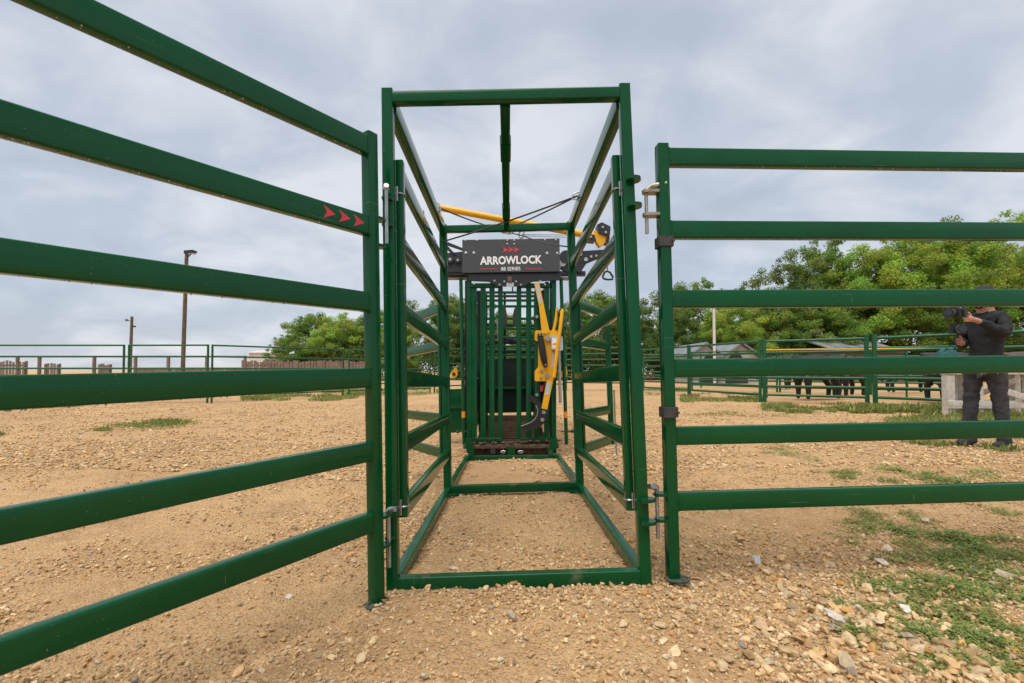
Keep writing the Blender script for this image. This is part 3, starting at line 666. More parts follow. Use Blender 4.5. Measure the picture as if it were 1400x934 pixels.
# uprights and top beam
for px in (630, 767):
    (x, z1), (_, z0) = cp(px, 380, .05), cp(px, 608, .05); b = MB(); b.cyl((x, .05, z0), (x, .05, z1), .021, 12); p = b.obj('side_tube', GREEN, ch)
    (_, z) = cp(px, 567, .05); b = MB(); b.cyl((x, .05, z - .035), (x, .05, z + .035), .0225, 12); b.obj('warning_sticker', ORANGE, p)
    b = MB(); (_, z) = cp(px, 590, .05); s_ = -1 if px < 700 else 1; b.cyl((x - .06, .04, z), (x + .06, .04, z), .009, 8); b.ball((x + s_ * .07, .04, z), .02, 8, 6); b.obj('hose_fitting', BLACK, ch)
for px in (641.5, 757): cbar('upright', (px, 378), (px, 619), .055, .06, GREEN, .06)
for px in (637.5, 753.5):
    cbar('rear_upright', (px, 384), (px, 606), .03, .04, BLACK, .12)
cbar('top_beam', (612, 374.5), (800, 374.5), .05, .075, BLACK, .05)
cbar('slide_tube', (611, 380.5), (642, 380.5), .045, .045, TARN, .09, r=.02); cbar('slide_tube', (741, 380.5), (777, 381.5), .04, .04, TARN, .09, r=.018)
npl = cplate('nameplate', [(632, 328), (765, 326), (765.5, 371), (632, 373)], -.035, -.028, CHAR)
for px, py, r in [(637, 346, 2.1), (648, 346, 2.1), (748, 346.5, 2.1), (762, 346.5, 2.1), (636.5, 328.8, 1.3), (652, 328.8, 1.3), (693.5, 328.5, .9), (703, 328.5, .9), (693.5, 333.5, .9), (703, 333.5, .9), (745, 328, 1.3), (760, 328, 1.3)]:
    x, z = cp(px, py, -.036); b = MB(); b.cyl((x, -.035, z), (x, -.041, z), r / 121, 12); b.ball((x, -.041, z), r / 150, 8, 4, (1, .4, 1)); b.obj('bolt_head', GALV if r > 1 else WHITE, npl)
b = MB(); (x, z) = cp(687, 341.8, -.036); chevrons(b, x, z, .066, .064, -.0372, -.035); b.obj('arrow_mark', RED, npl)
for a, c in ((656, 679.5), (718, 741)):
    cplate('red_line', rect(a, 367.2, c, 368.1), -.0368, -.035, RED, npl)
def text(s, par, px0, px1, py_top, py_bot, y, m, off=.0):
    cu = bpy.data.curves.new('lettering', 'FONT'); cu.body = s; cu.size = 1; cu.extrude = 0.004; cu.offset = off; cu.resolution_u = 3; cu.space_character = 1.0
    t = bpy.data.objects.new('lettering_src', cu); COL.objects.link(t); bpy.context.view_layer.update()
    me = bpy.data.meshes.new_from_object(t.evaluated_get(bpy.context.evaluated_depsgraph_get())); bpy.data.objects.remove(t)
    co = np.empty(len(me.vertices) * 3, np.float32); me.vertices.foreach_get('co', co); co = co.reshape(-1, 3); lo, hi = co.min(0), co.max(0)
    (x0, z1), (x1, _), (_, z0) = cp(px0, py_top, y), cp(px1, py_top, y), cp(px0, py_bot, y)
    o = np.stack([x0 + (co[:, 0] - lo[0]) / (hi[0] - lo[0]) * (x1 - x0), y - (co[:, 2] - lo[2]) / (hi[2] - lo[2]) * .0018, z0 + (co[:, 1] - lo[1]) / (hi[1] - lo[1]) * (z1 - z0)], 1)
    me.vertices.foreach_set('co', o.ravel().astype(np.float32)); me.materials.clear(); me.materials.append(m); me.name = 'lettering'; me.update(); return link('lettering', me, par)
text('ARROWLOCK', npl, 656, 741, 351, 362.4, -.0352, WHITE, .034); text('88 SERIES', npl, 685, 711.5, 365.4, 370.3, -.0352, WHITE, .008)
# brackets either side of the nameplate
lb = cplate('pulley_bracket', [(611, 346), (633, 344), (633, 372), (611, 372)], .0, .03, BLACK)
cplate('brace', [(610, 330), (632, 339), (632, 342.5), (610, 335)], .02, .04, BLACK); cplate('brace', [(609, 333), (625, 350), (621, 351), (606, 336)], .0, .02, BLACK)
for px, py, r in ((615.5, 355, .045), (626, 356, .036)):
    x, z = cp(px, py, -.02); b = MB(); b.cyl((x, .0, z), (x, -.03, z), r, 16); q = b.obj('pulley', BLACK, lb); b = MB(); b.cyl((x, -.03, z), (x, -.038, z), r * .4, 10); b.obj('axle', GALV, q)
ra = cplate('control_arm', [(766, 346), (776, 343), (800, 343), (830, 341), (834, 348), (822, 352), (812, 356), (802, 360), (795, 371), (776, 372), (766, 368)], .0, .03, BLACK)
for px, py, r in ((793.5, 348, .018), (801, 355, .024), (808, 351, .016), (786, 346, .012), (815, 350, .014)):
    x, z = cp(px, py, 0); b = MB(); b.cyl((x, 0, z), (x, -.012, z), r, 12); b.obj('bolt_head', GALV, ra)
x, z = cp(774, 351, -.03); b = MB(); b.cyl((x, 0, z), (x, -.035, z), .075, 20); q = b.obj('pulley', BLACK, ra)
x, z = cp(768.5, 358, -.02); b = MB(); b.cyl((x, .0, z), (x, -.02, z), .055, 16); b.obj('roller', GALV, ra)
cplate('hanging_latch', [(785, 352), (791, 352), (793, 366), (796, 371), (791, 373), (786, 366)], -.02, 0, BLACK, ra)
# lock bracket in the middle
mb = cplate('lock_bracket', [(640, 375), (768, 375), (766, 383), (728, 385), (716, 391.5), (680, 391.5), (668, 385), (642, 384)], -.012, .012, BLACK)
for px, py in ((676, 384), (683, 389.5), (689.5, 385), (705.5, 385), (712, 389.5), (738.5, 384.5), (648, 388), (745, 389)):
    x, z = cp(px, py, -.013); b = MB(); b.cyl((x, -.01, z), (x, -.022, z), .012, 10); b.obj('bolt_head', GALV, mb)
cplate('sticker', rect(692.5, 386.5, 702.5, 392), -.0145, -.012, STICK, mb); cplate('catch', rect(694, 378, 700, 385), -.03, -.012, POLE, mb)
cplate('pointer', rect(700, 392, 701.8, 398.5), -.01, -.004, BLACK, mb)
for bars, top in (((648.3, 660.6, 672.6, 684.2), (641, 686.5)), ((709.5, 722.8, 734.6, 747.5), (707, 752))):
    d = MB(); (xa, za), (xb, zb) = cp(top[0], 391.5, .03), cp(top[1], 391.5, .03)
    hg = tag(cbar('headgate_half', (top[0], 390.8), (top[1], 390.8), .05, .058, GREEN, .05))
    cbar('bottom_bar', (top[0] + 4, 601), (top[1], 601), .045, .058, GREEN_MUDDY, .05, hg)
    for px in bars:
        w = .062 if px not in (709.5, 684.2) else .056
        cbar('bar', (px, 393), (px, 599), w, .03, GREEN, .05, hg)
        for py in (396, 411, 432):
            x, z = cp(px, py, .034); b = MB(); b.cyl((x + .012 * (1 if px < 700 else -1), .0345, z), (x + .012 * (1 if px < 700 else -1), .0325, z), .006, 8); b.obj('bolt_hole', DARK, hg)
# sill and base
cbar('sill_plate', (634, 610), (763, 609), .16, .045, MUD, .06, up=(0, 0, 1))
b = MB(); g = random.Random(4)
for _ in range(220):
    x = g.uniform(-.52, .53); y = g.uniform(-.03, .12); b.ball((x, y, cp(700, 604.5, y)[1] + g.uniform(-.008, .008)), g.uniform(.006, .018), 6, 4, (1.4, 1.2, .6))
tag(b.obj('mud_clods', MUD, ch), kind='stuff')
for px in (641, 757):
    cplate('base_clamp', rect(px - 5, 599, px + 5, 614), -.06, -.03, GREEN_MUDDY); cplate('base_clamp', rect(px - 1 if px < 700 else px - 8, 612.5, px + 7 if px < 700 else px, 624), -.09, -.05, GREEN_MUDDY)
cplate('rear_sill', rect(641, 612.5, 757, 623), .05, .09, MUD)
cbar('base_crossbar', (636, 626), (761, 625), .05, .05, GREEN_MUDDY, -.06)
x, z = cp(674, 617, -.03); b = MB(); b.bar((x, -.06, z), (x, .04, z), .058, .058, .006, up=(0, 0, 1)); q = b.obj('tube_end', BLACK, ch)
b = MB(); b.box((x - .02, -.063, z - .02), (x + .02, -.0605, z + .02)); b.obj('tube_opening', DARK, q)
cplate('base_lug', rect(694, 612, 704, 624), -.06, .02, GREEN_MUDDY)
for px in (688, 712):
    x, z = cp(px, 618, -.03); b = MB(); b.pipe([(x + .03 * math.cos(t), -.03, z + .012 * math.sin(t)) for t in np.linspace(.3, 5.6, 14)], .006, 6); b.obj('tie_ring', GALV, ch)
# yellow release latch on the right half
def zp(X, Y): return 680 + X / 4.063, 370 + Y / 4.061
def zpl(name, pts, y0, y1, m, par=None): return cplate(name, [zp(*p) for p in pts], y0, y1, m, par)
yl = zpl('latch_plate', [(208, 338), (214, 332), (330, 332), (335, 345), (332, 440), (318, 520), (318, 600), (285, 614), (212, 614), (207, 607), (207, 560), (226, 535), (226, 395), (207, 385)], -.05, -.04, YELLOW)
zpl('upper_arm', [(204, 70), (233, 67), (262, 210), (289, 335), (280, 350), (247, 350), (232, 200)], -.066, -.052, YELLOW, yl)
zpl('lower_arm', [(280, 560), (308, 560), (310, 610), (277, 772), (245, 765), (274, 610)], -.066, -.052, YELLOW, yl)
zpl('sticker', [(212, 80), (228, 78), (249, 182), (233, 187)], -.0685, -.066, STICK, yl); zpl('sticker', [(276, 622), (298, 617), (289, 690), (264, 692)], -.0685, -.066, STICK, yl)
zpl('sticker', [(306, 450), (318, 450), (312, 540), (299, 540)], -.0525, -.05, STICK, yl)
def zpipe(name, pts, r, y, m, par, n=10):
    b = MB(); b.pipe([(cp(*zp(*p), y)[0], y, cp(*zp(*p), y)[1]) for p in pts], r, n); return b.obj(name, m, par)
zpipe('handle', [(362, 214), (360, 225), (352, 300), (335, 420), (322, 520), (315, 592)], [.014, .02, .021, .021, .021, .02], -.11, YELLOW, yl)
zpipe('linkage', [(329, 205), (326, 260), (318, 310), (310, 340)], [.008, .016, .018, .018], -.03, YELLOW, yl)
zpipe('grip', [(238, 350), (238, 365), (247, 420), (259, 490), (267, 528), (268, 538)], [.028, .034, .040, .038, .026, .014], -.085, RUBBER, yl)
bx = zpl('counter_box', [(299, 366), (312, 360), (362, 366), (365, 440), (350, 446), (301, 436)], -.10, -.055, STICK, yl)
zpl('sticker', [(305, 375), (330, 375), (330, 430), (305, 430)], -.102, -.10, WHITE, bx); zpl('red_mark', [(308, 405), (326, 400), (326, 412), (308, 416)], -.1035, -.102, ORANGE, bx)
zpipe('gas_strut', [(342, 450), (346, 600), (350, 735)], .018, -.02, GALV, yl)
for X, Y, r, m in ((281, 378, .030, GALV), (277, 583, .030, GALV), (243, 557, .018, TARN), (242, 597, .016, TARN), (236, 357, .010, GALV), (254, 358, .010, GALV), (267, 524, .010, GALV)):
    y = -.067 if r > .02 else (-.052 if r > .012 else -.12); x, z = cp(*zp(X, Y), y); b = MB(); b.cyl((x, y + .03, z), (x, y - .012, z), r, 6 if r > .02 else 10); b.obj('bolt_head', m, yl)
hk = zpl('release_hook', [(160, 704), (170, 692), (197, 696), (228, 716), (252, 750), (270, 760), (284, 772), (276, 815), (262, 842), (240, 866), (206, 880), (165, 884), (130, 882), (126, 866), (160, 854), (188, 842), (209, 824), (222, 798), (224, 772), (214, 748), (196, 732), (178, 724), (166, 718)], -.062, -.03, BLACK)
b = MB(); pts = [(214, 748), (224, 772), (222, 798), (209, 824), (188, 842), (160, 854), (132, 864)]; b.pipe([(cp(*zp(*p), -.064)[0], -.063, cp(*zp(*p), -.064)[1]) for p in pts], .006, 6); b.obj('bright_edge', GALV, hk)  # bright galvanised bead along the hook's inner edge
for X, Y in ((258, 787), (250, 828)): x, z = cp(*zp(X, Y), -.064); b = MB(); b.cyl((x, -.06, z), (x, -.074, z), .022, 10); b.obj('bolt_head', GALV, hk)
for X, Y in ((218, 258), (218, 690)): x, z = cp(*zp(X, Y), -.0); b = MB(); b.cyl((x, .03, z), (x, -.03, z), .018, 10); b.obj('bolt_head', GALV, ch)
zpl('yellow_tab', [(232, 850), (258, 850), (245, 875)], -.03, -.02, YELLOW); zpl('red_sticker', [(236, 640), (256, 635), (254, 668), (240, 672)], .0, .004, RED)
# body of the chute behind the head gate: treaded floor, sides, tail gate
zf = cp(700, 603, .1)[1]; b = MB(); b.bar((0, .12, zf - .05), (0, 2.3, zf - .05 + 2.18 * .03), .87, .04, .004); b.obj('floor', mat('dark_wet_mud', (0.045, .03, .02), .9, var=.3, vscale=20, bump=.5), ch)
for k in range(11): b = MB(); b.bar((-.42, .22 + k * .2, zf - .015 + k * .006), (.43, .22 + k * .2, zf - .015 + k * .006), .024, .04, .006); b.obj('floor_tread', MUD, ch)
for sx in (-1, 1):
    xs_ = sx * .47
    for z in (.30, .95, 2.02): b = MB(); b.bar((xs_, .15, z), (xs_, 2.3, z + .07), .045, .06, .005); b.obj('side_rail', GREEN, ch)
    for k in range(7): b = MB(); b.bar((xs_ * .985, .3 + k * .31, .95), (xs_ * .985, .3 + k * .31, 2.0), .022, .075, .004, up=(0, 1, 0)); b.obj('side_bar', GREEN, ch)
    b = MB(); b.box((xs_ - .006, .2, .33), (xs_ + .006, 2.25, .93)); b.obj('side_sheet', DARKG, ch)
    b = MB(); b.pipe([(xs_ * .93, .25, 1.85), (xs_ * .92, .4, 1.35), (xs_ * .92, .45, .95)], .02, 8); b.obj('hydraulic_hose', GALV, ch)
    w0, w1 = -.95, -.60
    b = MB(); b.box((w0, .9, .22), (w1, .93, .80)) if sx < 0 else b.box((.50, .9, .22), (.53, 1.6, .80)); q = b.obj('drop_panel', GREEN if sx < 0 else DARKG, ch); 
    if sx < 0: b = MB(); b.bar((w0 + .005, .888, .55), (w1 - .005, .888, .55), .02, .03, .004); b.obj('panel_rib', GREEN_MUDDY, q)
    x, z = cp(620.5 if sx < 0 else 771, 511, .8); b = MB(); b.plate([(x - .05, z), (x - .03, z - .05), (x + .03, z - .05), (x + .05, z), (x + .035, z + .10), (x - .0, z + .06)], .80, .83); q = b.obj('yellow_catch', YELLOW, ch)
    b = MB(); b.cyl((x, .80, z - .005), (x, .79, z - .005), .022, 10); b.obj('bolt_head', BLACK, q)
    b = MB(); b.box((sx * .425 - .012, .2, .62), (sx * .425 + .012, .26, .72)); b.obj('red_reflector', RED, ch)
YT = 2.3
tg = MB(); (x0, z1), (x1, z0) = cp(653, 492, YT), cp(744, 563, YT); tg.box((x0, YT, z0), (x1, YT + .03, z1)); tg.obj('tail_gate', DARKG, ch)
for py in (400, 405, 411, 419, 436, 450, 462, 474, 486, 531): cbar('tail_bar', (650, py), (744, py), .04, .035 if py < 430 else .05, GREEN if py != 405 else BLACK, YT - .02)
for px in (652, 672, 690, 708, 724, 742): cbar('tail_upright', (px, 400), (px, 500), .04, .04, GREEN, YT + .05)
for px, s_ in ((687, 1), (707.5, -1)):
    pts = [(px, 415), (px + s_ * 5, 424), (px + s_ * 7, 434), (px + s_ * 6, 444), (px, 450)]; cplate('neck_pad', pts, 1.5, 1.53, PAD)
for px, s_ in ((655, 1), (741, -1)):      # inner squeeze sides seen between the bars
    cbar('squeeze_bar', (px, 398), (px + s_ * 3, 596), .05, .05, BLACK, .55); cbar('squeeze_bar', (px + s_ * 9, 402), (px + s_ * 10, 585), .045, .04, GREEN_MUDDY, 1.2); cbar('squeeze_strut', (px - s_ * 3, 420), (px + s_ * 9, 470), .03, .03, GALV, .7)
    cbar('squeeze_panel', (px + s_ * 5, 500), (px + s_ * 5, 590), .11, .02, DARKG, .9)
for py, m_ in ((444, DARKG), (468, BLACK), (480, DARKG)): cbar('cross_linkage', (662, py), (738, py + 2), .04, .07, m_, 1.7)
cbar('drive_tube', (668, 458), (735, 474), .05, .05, BLACK, 1.6); cbar('ratchet_bar', (680, 436), (684, 492), .03, .03, GALV, 1.55)
cbar('sill_tail', (650, 572), (744, 572), .1, .06, MUD, YT)

# overhead lever, pull handle, ropes
lv = empty('overhead_lever', AM @ Matrix.Translation((0, Y0 + .25, 0)), 'long yellow overhead lever slanting above the nameplate with black clamps', 'lever')
def lp3(px, py): x, z = loc(px, py, Y0 + .25); return Vector((x, 0, z))
b = MB(); b.pipe([lp3(598, 283.5), lp3(700, 302.6), lp3(822, 325)], [.040, .040, .042], 14); b.obj('tube', YELLOW, lv)
b = MB(); b.plate([(p.x, p.z) for p in (lp3(811, 318), lp3(831, 316), lp3(833, 328), lp3(819, 339), lp3(814, 332))], -.05, .03); b.obj('head', YELLOW, lv)
b = MB(); b.plate([(p.x, p.z) for p in (lp3(815, 310), lp3(821, 307), lp3(833, 313), lp3(832, 324), lp3(826, 325), (lp3(816, 320)))], -.08, .05); q = b.obj('clamp', BLACK, lv)
b = MB(); b.plate([(p.x, p.z) for p in (lp3(803, 323), lp3(811, 324), lp3(812, 332), lp3(802, 331))], -.08, .05); b.obj('clamp', BLACK, lv)
b = MB(); b.plate([(p.x, p.z) for p in (lp3(828, 326), lp3(832, 325), lp3(831, 334), lp3(826, 335))], -.06, .05); b.obj('clamp', BLACK, lv)
for px, py in ((822, 314), (826, 321), (806, 327)): p = lp3(px, py); b = MB(); b.cyl((p.x, -.08, p.z), (p.x, -.095, p.z), .015, 8); b.obj('bolt_head', GALV, q)
b = MB(); b.cyl(lp3(571, 291.5), lp3(579, 292.5), .045, 12); b.obj('end_stub', TARN, lv)
ph = empty('pull_handle', AM @ Matrix.Translation((*[0], Y0 + .17, 0)), 'black D shaped pull handle hanging on a cord below the yellow lever', 'handle')
def hp(px, py): x, z = loc(px, py, Y0 + .17); return Vector((x, 0, z))
b = MB(); b.pipe([hp(825, 381), hp(824, 378), hp(827, 372), hp(830, 371), hp(834, 372.5), hp(838, 379), hp(837.5, 382), hp(831, 382.5), hp(825, 381)], .012, 8); b.obj('grip', RUBBER, ph)
b = MB(); b.pipe([hp(830.5, 371), hp(830, 350), hp(829, 334)], .0055, 6); b.obj('cord', ROPE, ph)
def apt(px, py, Y): x, z = loc(px, py, Y); return AM @ Vector((x, Y, z))
def sag(a, c, n=10, s=.0): return [a.lerp(c, i / n) - Vector((0, 0, s * 4 * (i / n) * (1 - i / n))) for i in range(n + 1)]
def rope(pts, r, label, m=ROPE, cat='rope', name='rope', group='ropes of the head gate'):
    o = pts[0]; b = MB(); b.pipe([p - o for p in pts], r, 6); t = b.obj(name, m); t.location = o; return tag(t, label, cat, group)
yl_, yr_ = 1.25, 1.12
Lc, Rc, Kc = apt(600, 284, 1.45), apt(789, 268, 1.22), apt(688, 315, 2.3)
rope(sag(Rc, apt(607, 330, 1.62), s=.012), .0062, 'dark rope running from the right top rail down to the left rear post')
rope(sag(Rc, Kc, s=.01), .0062, 'dark rope running from the right top rail to the knotted rings in the middle')
rope(sag(Lc, Kc, s=.012), .0062, 'dark rope running from the left top rail to the knotted rings')
rope(sag(Kc, apt(714, 322, 2.6), s=.005) + sag(apt(714, 322, 2.6), apt(783, 338, 1.66), s=.02)[1:], .0062, 'dark rope sagging over the nameplate to the right rear post')
rope(sag(apt(714, 320.5, 2.6), apt(776, 321.5, 2.9)), .004, 'upper thin steel cable running right from the hanging shackle', GALV, 'cable', 'cable', 'steel cables by the shackle')
rope(sag(apt(714, 322.5, 2.6), apt(776, 324.5, 2.9)), .004, 'lower thin steel cable running right from the hanging shackle', GALV, 'cable', 'cable', 'steel cables by the shackle')
def ring(c, r, ax, m=GALV, name='carabiner', label='', t=.005, el=1.7):
    u = Vector(ax).normalized(); v = u.cross(Vector((0, 1, .1))).normalized(); b = MB(); b.pipe([u * r * el * math.cos(a) + v * r * math.sin(a) for a in np.linspace(0, 2 * math.pi, 17)], t, 6)
    o = b.obj(name, m); o.location = c; return tag(o, label, 'carabiner' if name == 'carabiner' else 'shackle', 'rope fittings of the head gate')
ring(Lc + Vector((-.01, -.02, .0)), .022, (.5, 0, -.7), label='steel carabiner clipped on the left top rail')
ring(Rc + Vector((.0, -.0, .0)), .022, (.8, 0, .4), label='steel carabiner clipped on the right top rail')
ring(Kc, .022, (1, 0, -.4), label='left ring of the knot above the nameplate', name='shackle', m=TARN, t=.007); ring(Kc + Vector((.06, 0, -.01)), .022, (1, 0, .2), label='right ring of the knot above the nameplate', name='shackle', m=TARN, t=.007)
ring(Kc + Vector((-.07, 0, .015)), .016, (1, 0, -.6), label='small chain link left of the knot above the nameplate', name='shackle', m=GALV)
ring(apt(713, 320, 2.6), .025, (.1, 0, 1), label='hanging steel shackle right of the knotted rings', name='shackle', m=TARN, t=.008); ring(apt(711.5, 313, 2.6), .02, (.2, 0, 1), label='chain link just under the rear crossbar', name='shackle')

# ------------------------------------------------------------------ pens, poles and sheds behind
def fence(name, label, cat, a, b_, hs, r, h, m, group, posts=(0, 1), pr=None, pm=None, mid=0):
    a = Vector(a); b_ = Vector(b_); d = b_ - a; Ln = math.hypot(d.x, d.y); z0 = gz(a.x, a.y)
    o = empty(name, Matrix.Translation((a.x, a.y, z0)) @ Matrix.Rotation(math.atan2(d.y, d.x), 4, 'Z'), label, cat, group)
    dz = gz(b_.x, b_.y) - z0; pr = pr or r * 1.15
    for t in posts:
        bb = MB(); bb.cyl((t * Ln, 0, dz * t - .15), (t * Ln, 0, dz * t + h), pr, 10); bb.obj('post', pm or m, o)
    for i in range(mid):
        t = (i + 1) / (mid + 1); bb = MB(); bb.bar((t * Ln, 0, dz * t + hs[-1]), (t * Ln, 0, dz * t + hs[0]), .05, .03, .004, up=(0, 1, 0)); bb.obj('stay', m, o)
    for z in hs:
        bb = MB(); bb.cyl((0, 0, z), (Ln, 0, z + dz), r, 10); bb.obj('rail', m, o)
    return o
def W(px, d): return (gx(px, d), d, 0)
HS = [1.58, 1.27, .94, .66, .42, .2]; GF = 'green pipe panels of the left pen'; GF2 = 'green pipe panels of the right pens'; GF3 = 'green pipe panels far behind the chute'
fence('pipe_fence', 'long green pipe panel at the left edge, in front of the utility pole', 'livestock panel', W(-170, 12.5), W(169, 12.5), HS, .024, 1.6, GREEN_FAR, GF)
fence('pipe_fence', 'short green pipe panel in front of the light pole', 'livestock panel', W(176, 12.5), W(284, 12.4), HS, .024, 1.6, GREEN_FAR, GF)
fence('pipe_fence', 'green pipe panel receding from the light pole towards the left grove', 'livestock panel', W(290, 12.4), W(469, 15.2), HS, .024, 1.6, GREEN_FAR, GF)
fence('pipe_fence', 'green pipe panel half hidden behind the left panel post', 'livestock panel', W(477, 15.3), W(588, 17.5), HS, .024, 1.6, GREEN_FAR, GF)
fence('pipe_fence', 'green pipe panel just left of the squeeze chute', 'livestock panel', W(594, 17.6), W(668, 19), [1.75, 1.45, 1.15, .85, .55, .28], .028, 1.8, GREEN_FAR, GF3)
fence('pipe_fence', 'green pipe panel hidden behind the head gate bars', 'livestock panel', W(672, 19), W(770, 20), [1.75, 1.45, 1.15, .85, .55, .28], .028, 1.8, GREEN_FAR, GF3)
fence('pipe_fence', 'green pipe panel seen through the right side gate', 'livestock panel', W(774, 20), W(868, 19), [1.85, 1.6, 1.35, 1.1, .85, .6, .35], .032, 1.9, GREEN_FAR, GF3)
HR = [1.70, 1.38, 1.04, .69, .45, .21]
fence('pipe_fence', 'green pipe panel left of the cows, between alley and right panel post', 'livestock panel', W(872, 18.5), W(941, 15.6), HR, .032, 1.75, GREEN_FAR, GF2)
fence('pipe_fence', 'green pipe panel with the gabled sheds above it', 'livestock panel', W(943, 15.5), W(1039, 12.75), HR, .034, 1.75, GREEN_FAR, GF2)
fence('pipe_fence', 'green pipe panel in front of the black cow', 'livestock panel', W(1045, 12.7), W(1185, 11.5), HR, .036, 1.78, GREEN_FAR, GF2, pr=.05, mid=0)
fence('pipe_fence', 'green pipe panel passing behind the photographer', 'livestock panel', W(1196, 11.4), W(1440, 9.15), HR, .038, 1.80, GREEN_FAR, GF2, pr=.055)
fence('pipe_fence', 'green pipe panel at the back of the cow pen', 'livestock panel', W(880, 24), W(1240, 20), [1.7, 1.4, 1.1, .8, .5], .035, 1.75, GREEN_FAR, GF3, posts=(0, .25, .5, .75, 1))
for a_, b_, lab in ((W(946, 21), W(1062, 18.2), 'green pipe panel of the second row below the gabled sheds'), (W(1066, 18.1), W(1190, 16.4), 'green pipe panel of the second row directly behind the black cow'), (W(1194, 16.3), W(1330, 15), 'green pipe panel of the second row left of the photographer')):
    fence('pipe_fence', lab, 'livestock panel', a_, b_, HR, .034, 1.75, GREEN_FAR, GF2)
fence('pipe_fence', 'yellow topped pipe fence across the cow pen', 'fence', W(1048, 14.6), W(1460, 12.6), [1.54], .022, 1.54, YELLOW, None, posts=(0, .5, 1), pm=GREEN_FAR)
fence('pole_fence', 'brown wooden rail fence far behind the left pen', 'fence', W(-40, 27), W(335, 27), [1.70, 1.0], .06, 1.75, BROWNF, None, posts=(0, .17, .25, .45, .6, .72, .86, 1), pr=.09)
# picket windbreak: boards a few pixels wide each
def board_wall(px0, px1, d, z0, z1, label, step, fill=.72):
    x0, x1 = gx(px0, d), gx(px1, d); o = empty('board_windbreak', Vector((x0, d, gz(x0, d))), label, 'windbreak', 'brown board windbreaks beyond the left pen')
    g = random.Random(int(px0)); b = MB(); x = 0
    while x < x1 - x0: h = z1 + g.uniform(-.08, .05); b.box((x, 0, z0 + g.uniform(0, .1)), (x + step * fill * g.uniform(.8, 1.1), .03, h)); x += step
    tag(b.obj('boards', BROWNF, o), kind='stuff')
    for z in (z0 + .3, z1 - .3):
        b = MB(); b.box((0, .032, z - .05), (x1 - x0, .08, z + .05)); b.obj('rail', BROWNF, o)
    n = max(2, int((x1 - x0) / 2.5))
    for i in range(n): b = MB(); xx = (x1 - x0 - .1) * i / (n - 1); b.box((xx, .082, -.2), (xx + .1, .18, z1)); b.obj('post', BROWNF, o)
board_wall(330, 512, 30, .05, 1.5, 'long brown board windbreak below the left grove', .20, .9)
board_wall(-20, 34, 30, .25, 1.5, 'board windbreak at the left edge behind the pipe panels', .22); board_wall(60, 80, 32, .2, 1.35, 'short leaning board windbreak left of the utility pole', .22)
board_wall(134, 150, 31, .1, 1.3, 'dark board block just left of the utility pole', .2, 1.0); board_wall(186, 330, 40, .05, 1.05, 'low board windbreak around the light pole', .3, 1.04)
def shed(name, label, px0, px1, d, ez, rz, wall, roofm, depth=4, door=None, ridge_x=True):
    x0, x1 = gx(px0, d), gx(px1, d); w = x1 - x0; o = empty(name, Vector((x0, d, gz(x0, d))), label, 'shed', 'low sheds behind the right pens' if name == 'shed' else None)
    b = MB(); b.box((0, 0, -.2), (w, depth, ez)); wl = b.obj('wall', wall, o)
    if ridge_x:   # gable faces the side, slope faces us
        b = MB(); e = .25
        for s_, (ya, yb) in ((0, (-e, depth / 2)), (1, (depth + e, depth / 2))):
            b.add([(-e, ya, ez), (w + e, ya, ez), (w + e, yb, rz), (-e, yb, rz), (-e, ya, ez - .08), (w + e, ya, ez - .08), (w + e, yb, rz - .08), (-e, yb, rz - .08)], [[0, 1, 2, 3], [7, 6, 5, 4], [0, 4, 5, 1], [1, 5, 6, 2], [2, 6, 7, 3], [3, 7, 4, 0]])
        r = b.obj('roof', roofm, o)
        for k in range(int(w / .9)): bb = MB(); x = .4 + k * .9; bb.bar((x, -e, ez + .02), (x, depth / 2, rz + .02), .05, .03, .004); bb.obj('roof_rib', roofm, r)
        b = MB(); b.add([(w, 0, ez), (w, depth, ez), (w, depth / 2, rz - .09), (w + .03, 0, ez), (w + .03, depth, ez), (w + .03, depth / 2, rz - .09)], [[0, 1, 2], [5, 4, 3], [0, 3, 4, 1], [1, 4, 5, 2], [2, 5, 3, 0]]); b.obj('gable', WALLW, o)
    else:         # gable faces us
        b = MB(); b.plate([(0, ez + .002), (w, ez + .002), (w / 2, rz)], 0, depth); b.obj('gable', wall, o)
        b = MB()
        for s_ in (0, 1):
            xa = -.25 if s_ == 0 else w + .25; b.add([(xa, -.25, ez - .05), (w / 2, -.25, rz + .05), (w / 2, depth, rz + .05), (xa, depth, ez - .05), (xa, -.25, ez + .06), (w / 2, -.25, rz + .16), (w / 2, depth, rz + .16), (xa, depth, ez + .06)], [[3, 2, 1, 0], [4, 5, 6, 7], [0, 1, 5, 4], [1, 2, 6, 5], [2, 3, 7, 6], [3, 0, 4, 7]])
        b.obj('roof', roofm, o)
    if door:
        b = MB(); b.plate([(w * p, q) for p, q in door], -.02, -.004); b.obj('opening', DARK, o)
    return o
shed('shed', 'grey shed with dark pointed opening right of the right panel post', 942, 988, 31, 1.75, 2.65, SHEDW, ROOF, 5, [(.3, 0), (.97, 0), (.97, 1.5), (.62, 2.2), (.3, 1.3)], False)
shed('shed', 'grey shed with dark pointed opening left of the fence post', 990, 1036, 30, 1.75, 2.6, SHEDW, ROOF, 5, [(.03, 0), (.7, 0), (.7, 1.3), (.38, 2.2), (.03, 1.5)], False)
shed('shed', 'grey metal roofed shed with a dull brown wall above the cow fence', 1152, 1236, 31, 2.15, 3.15, WALLR, ROOF, 7)
shed('shed', 'long low pale roofed shed between the two gabled sheds and the cows', 1042, 1148, 34, 1.7, 2.3, SHEDW, ROOF, 6)
shed('white_barn', 'small white building far behind the left pen beside the left grove', 340, 367, 70, 3.6, 4.1, WALLW, WALLW, 6)
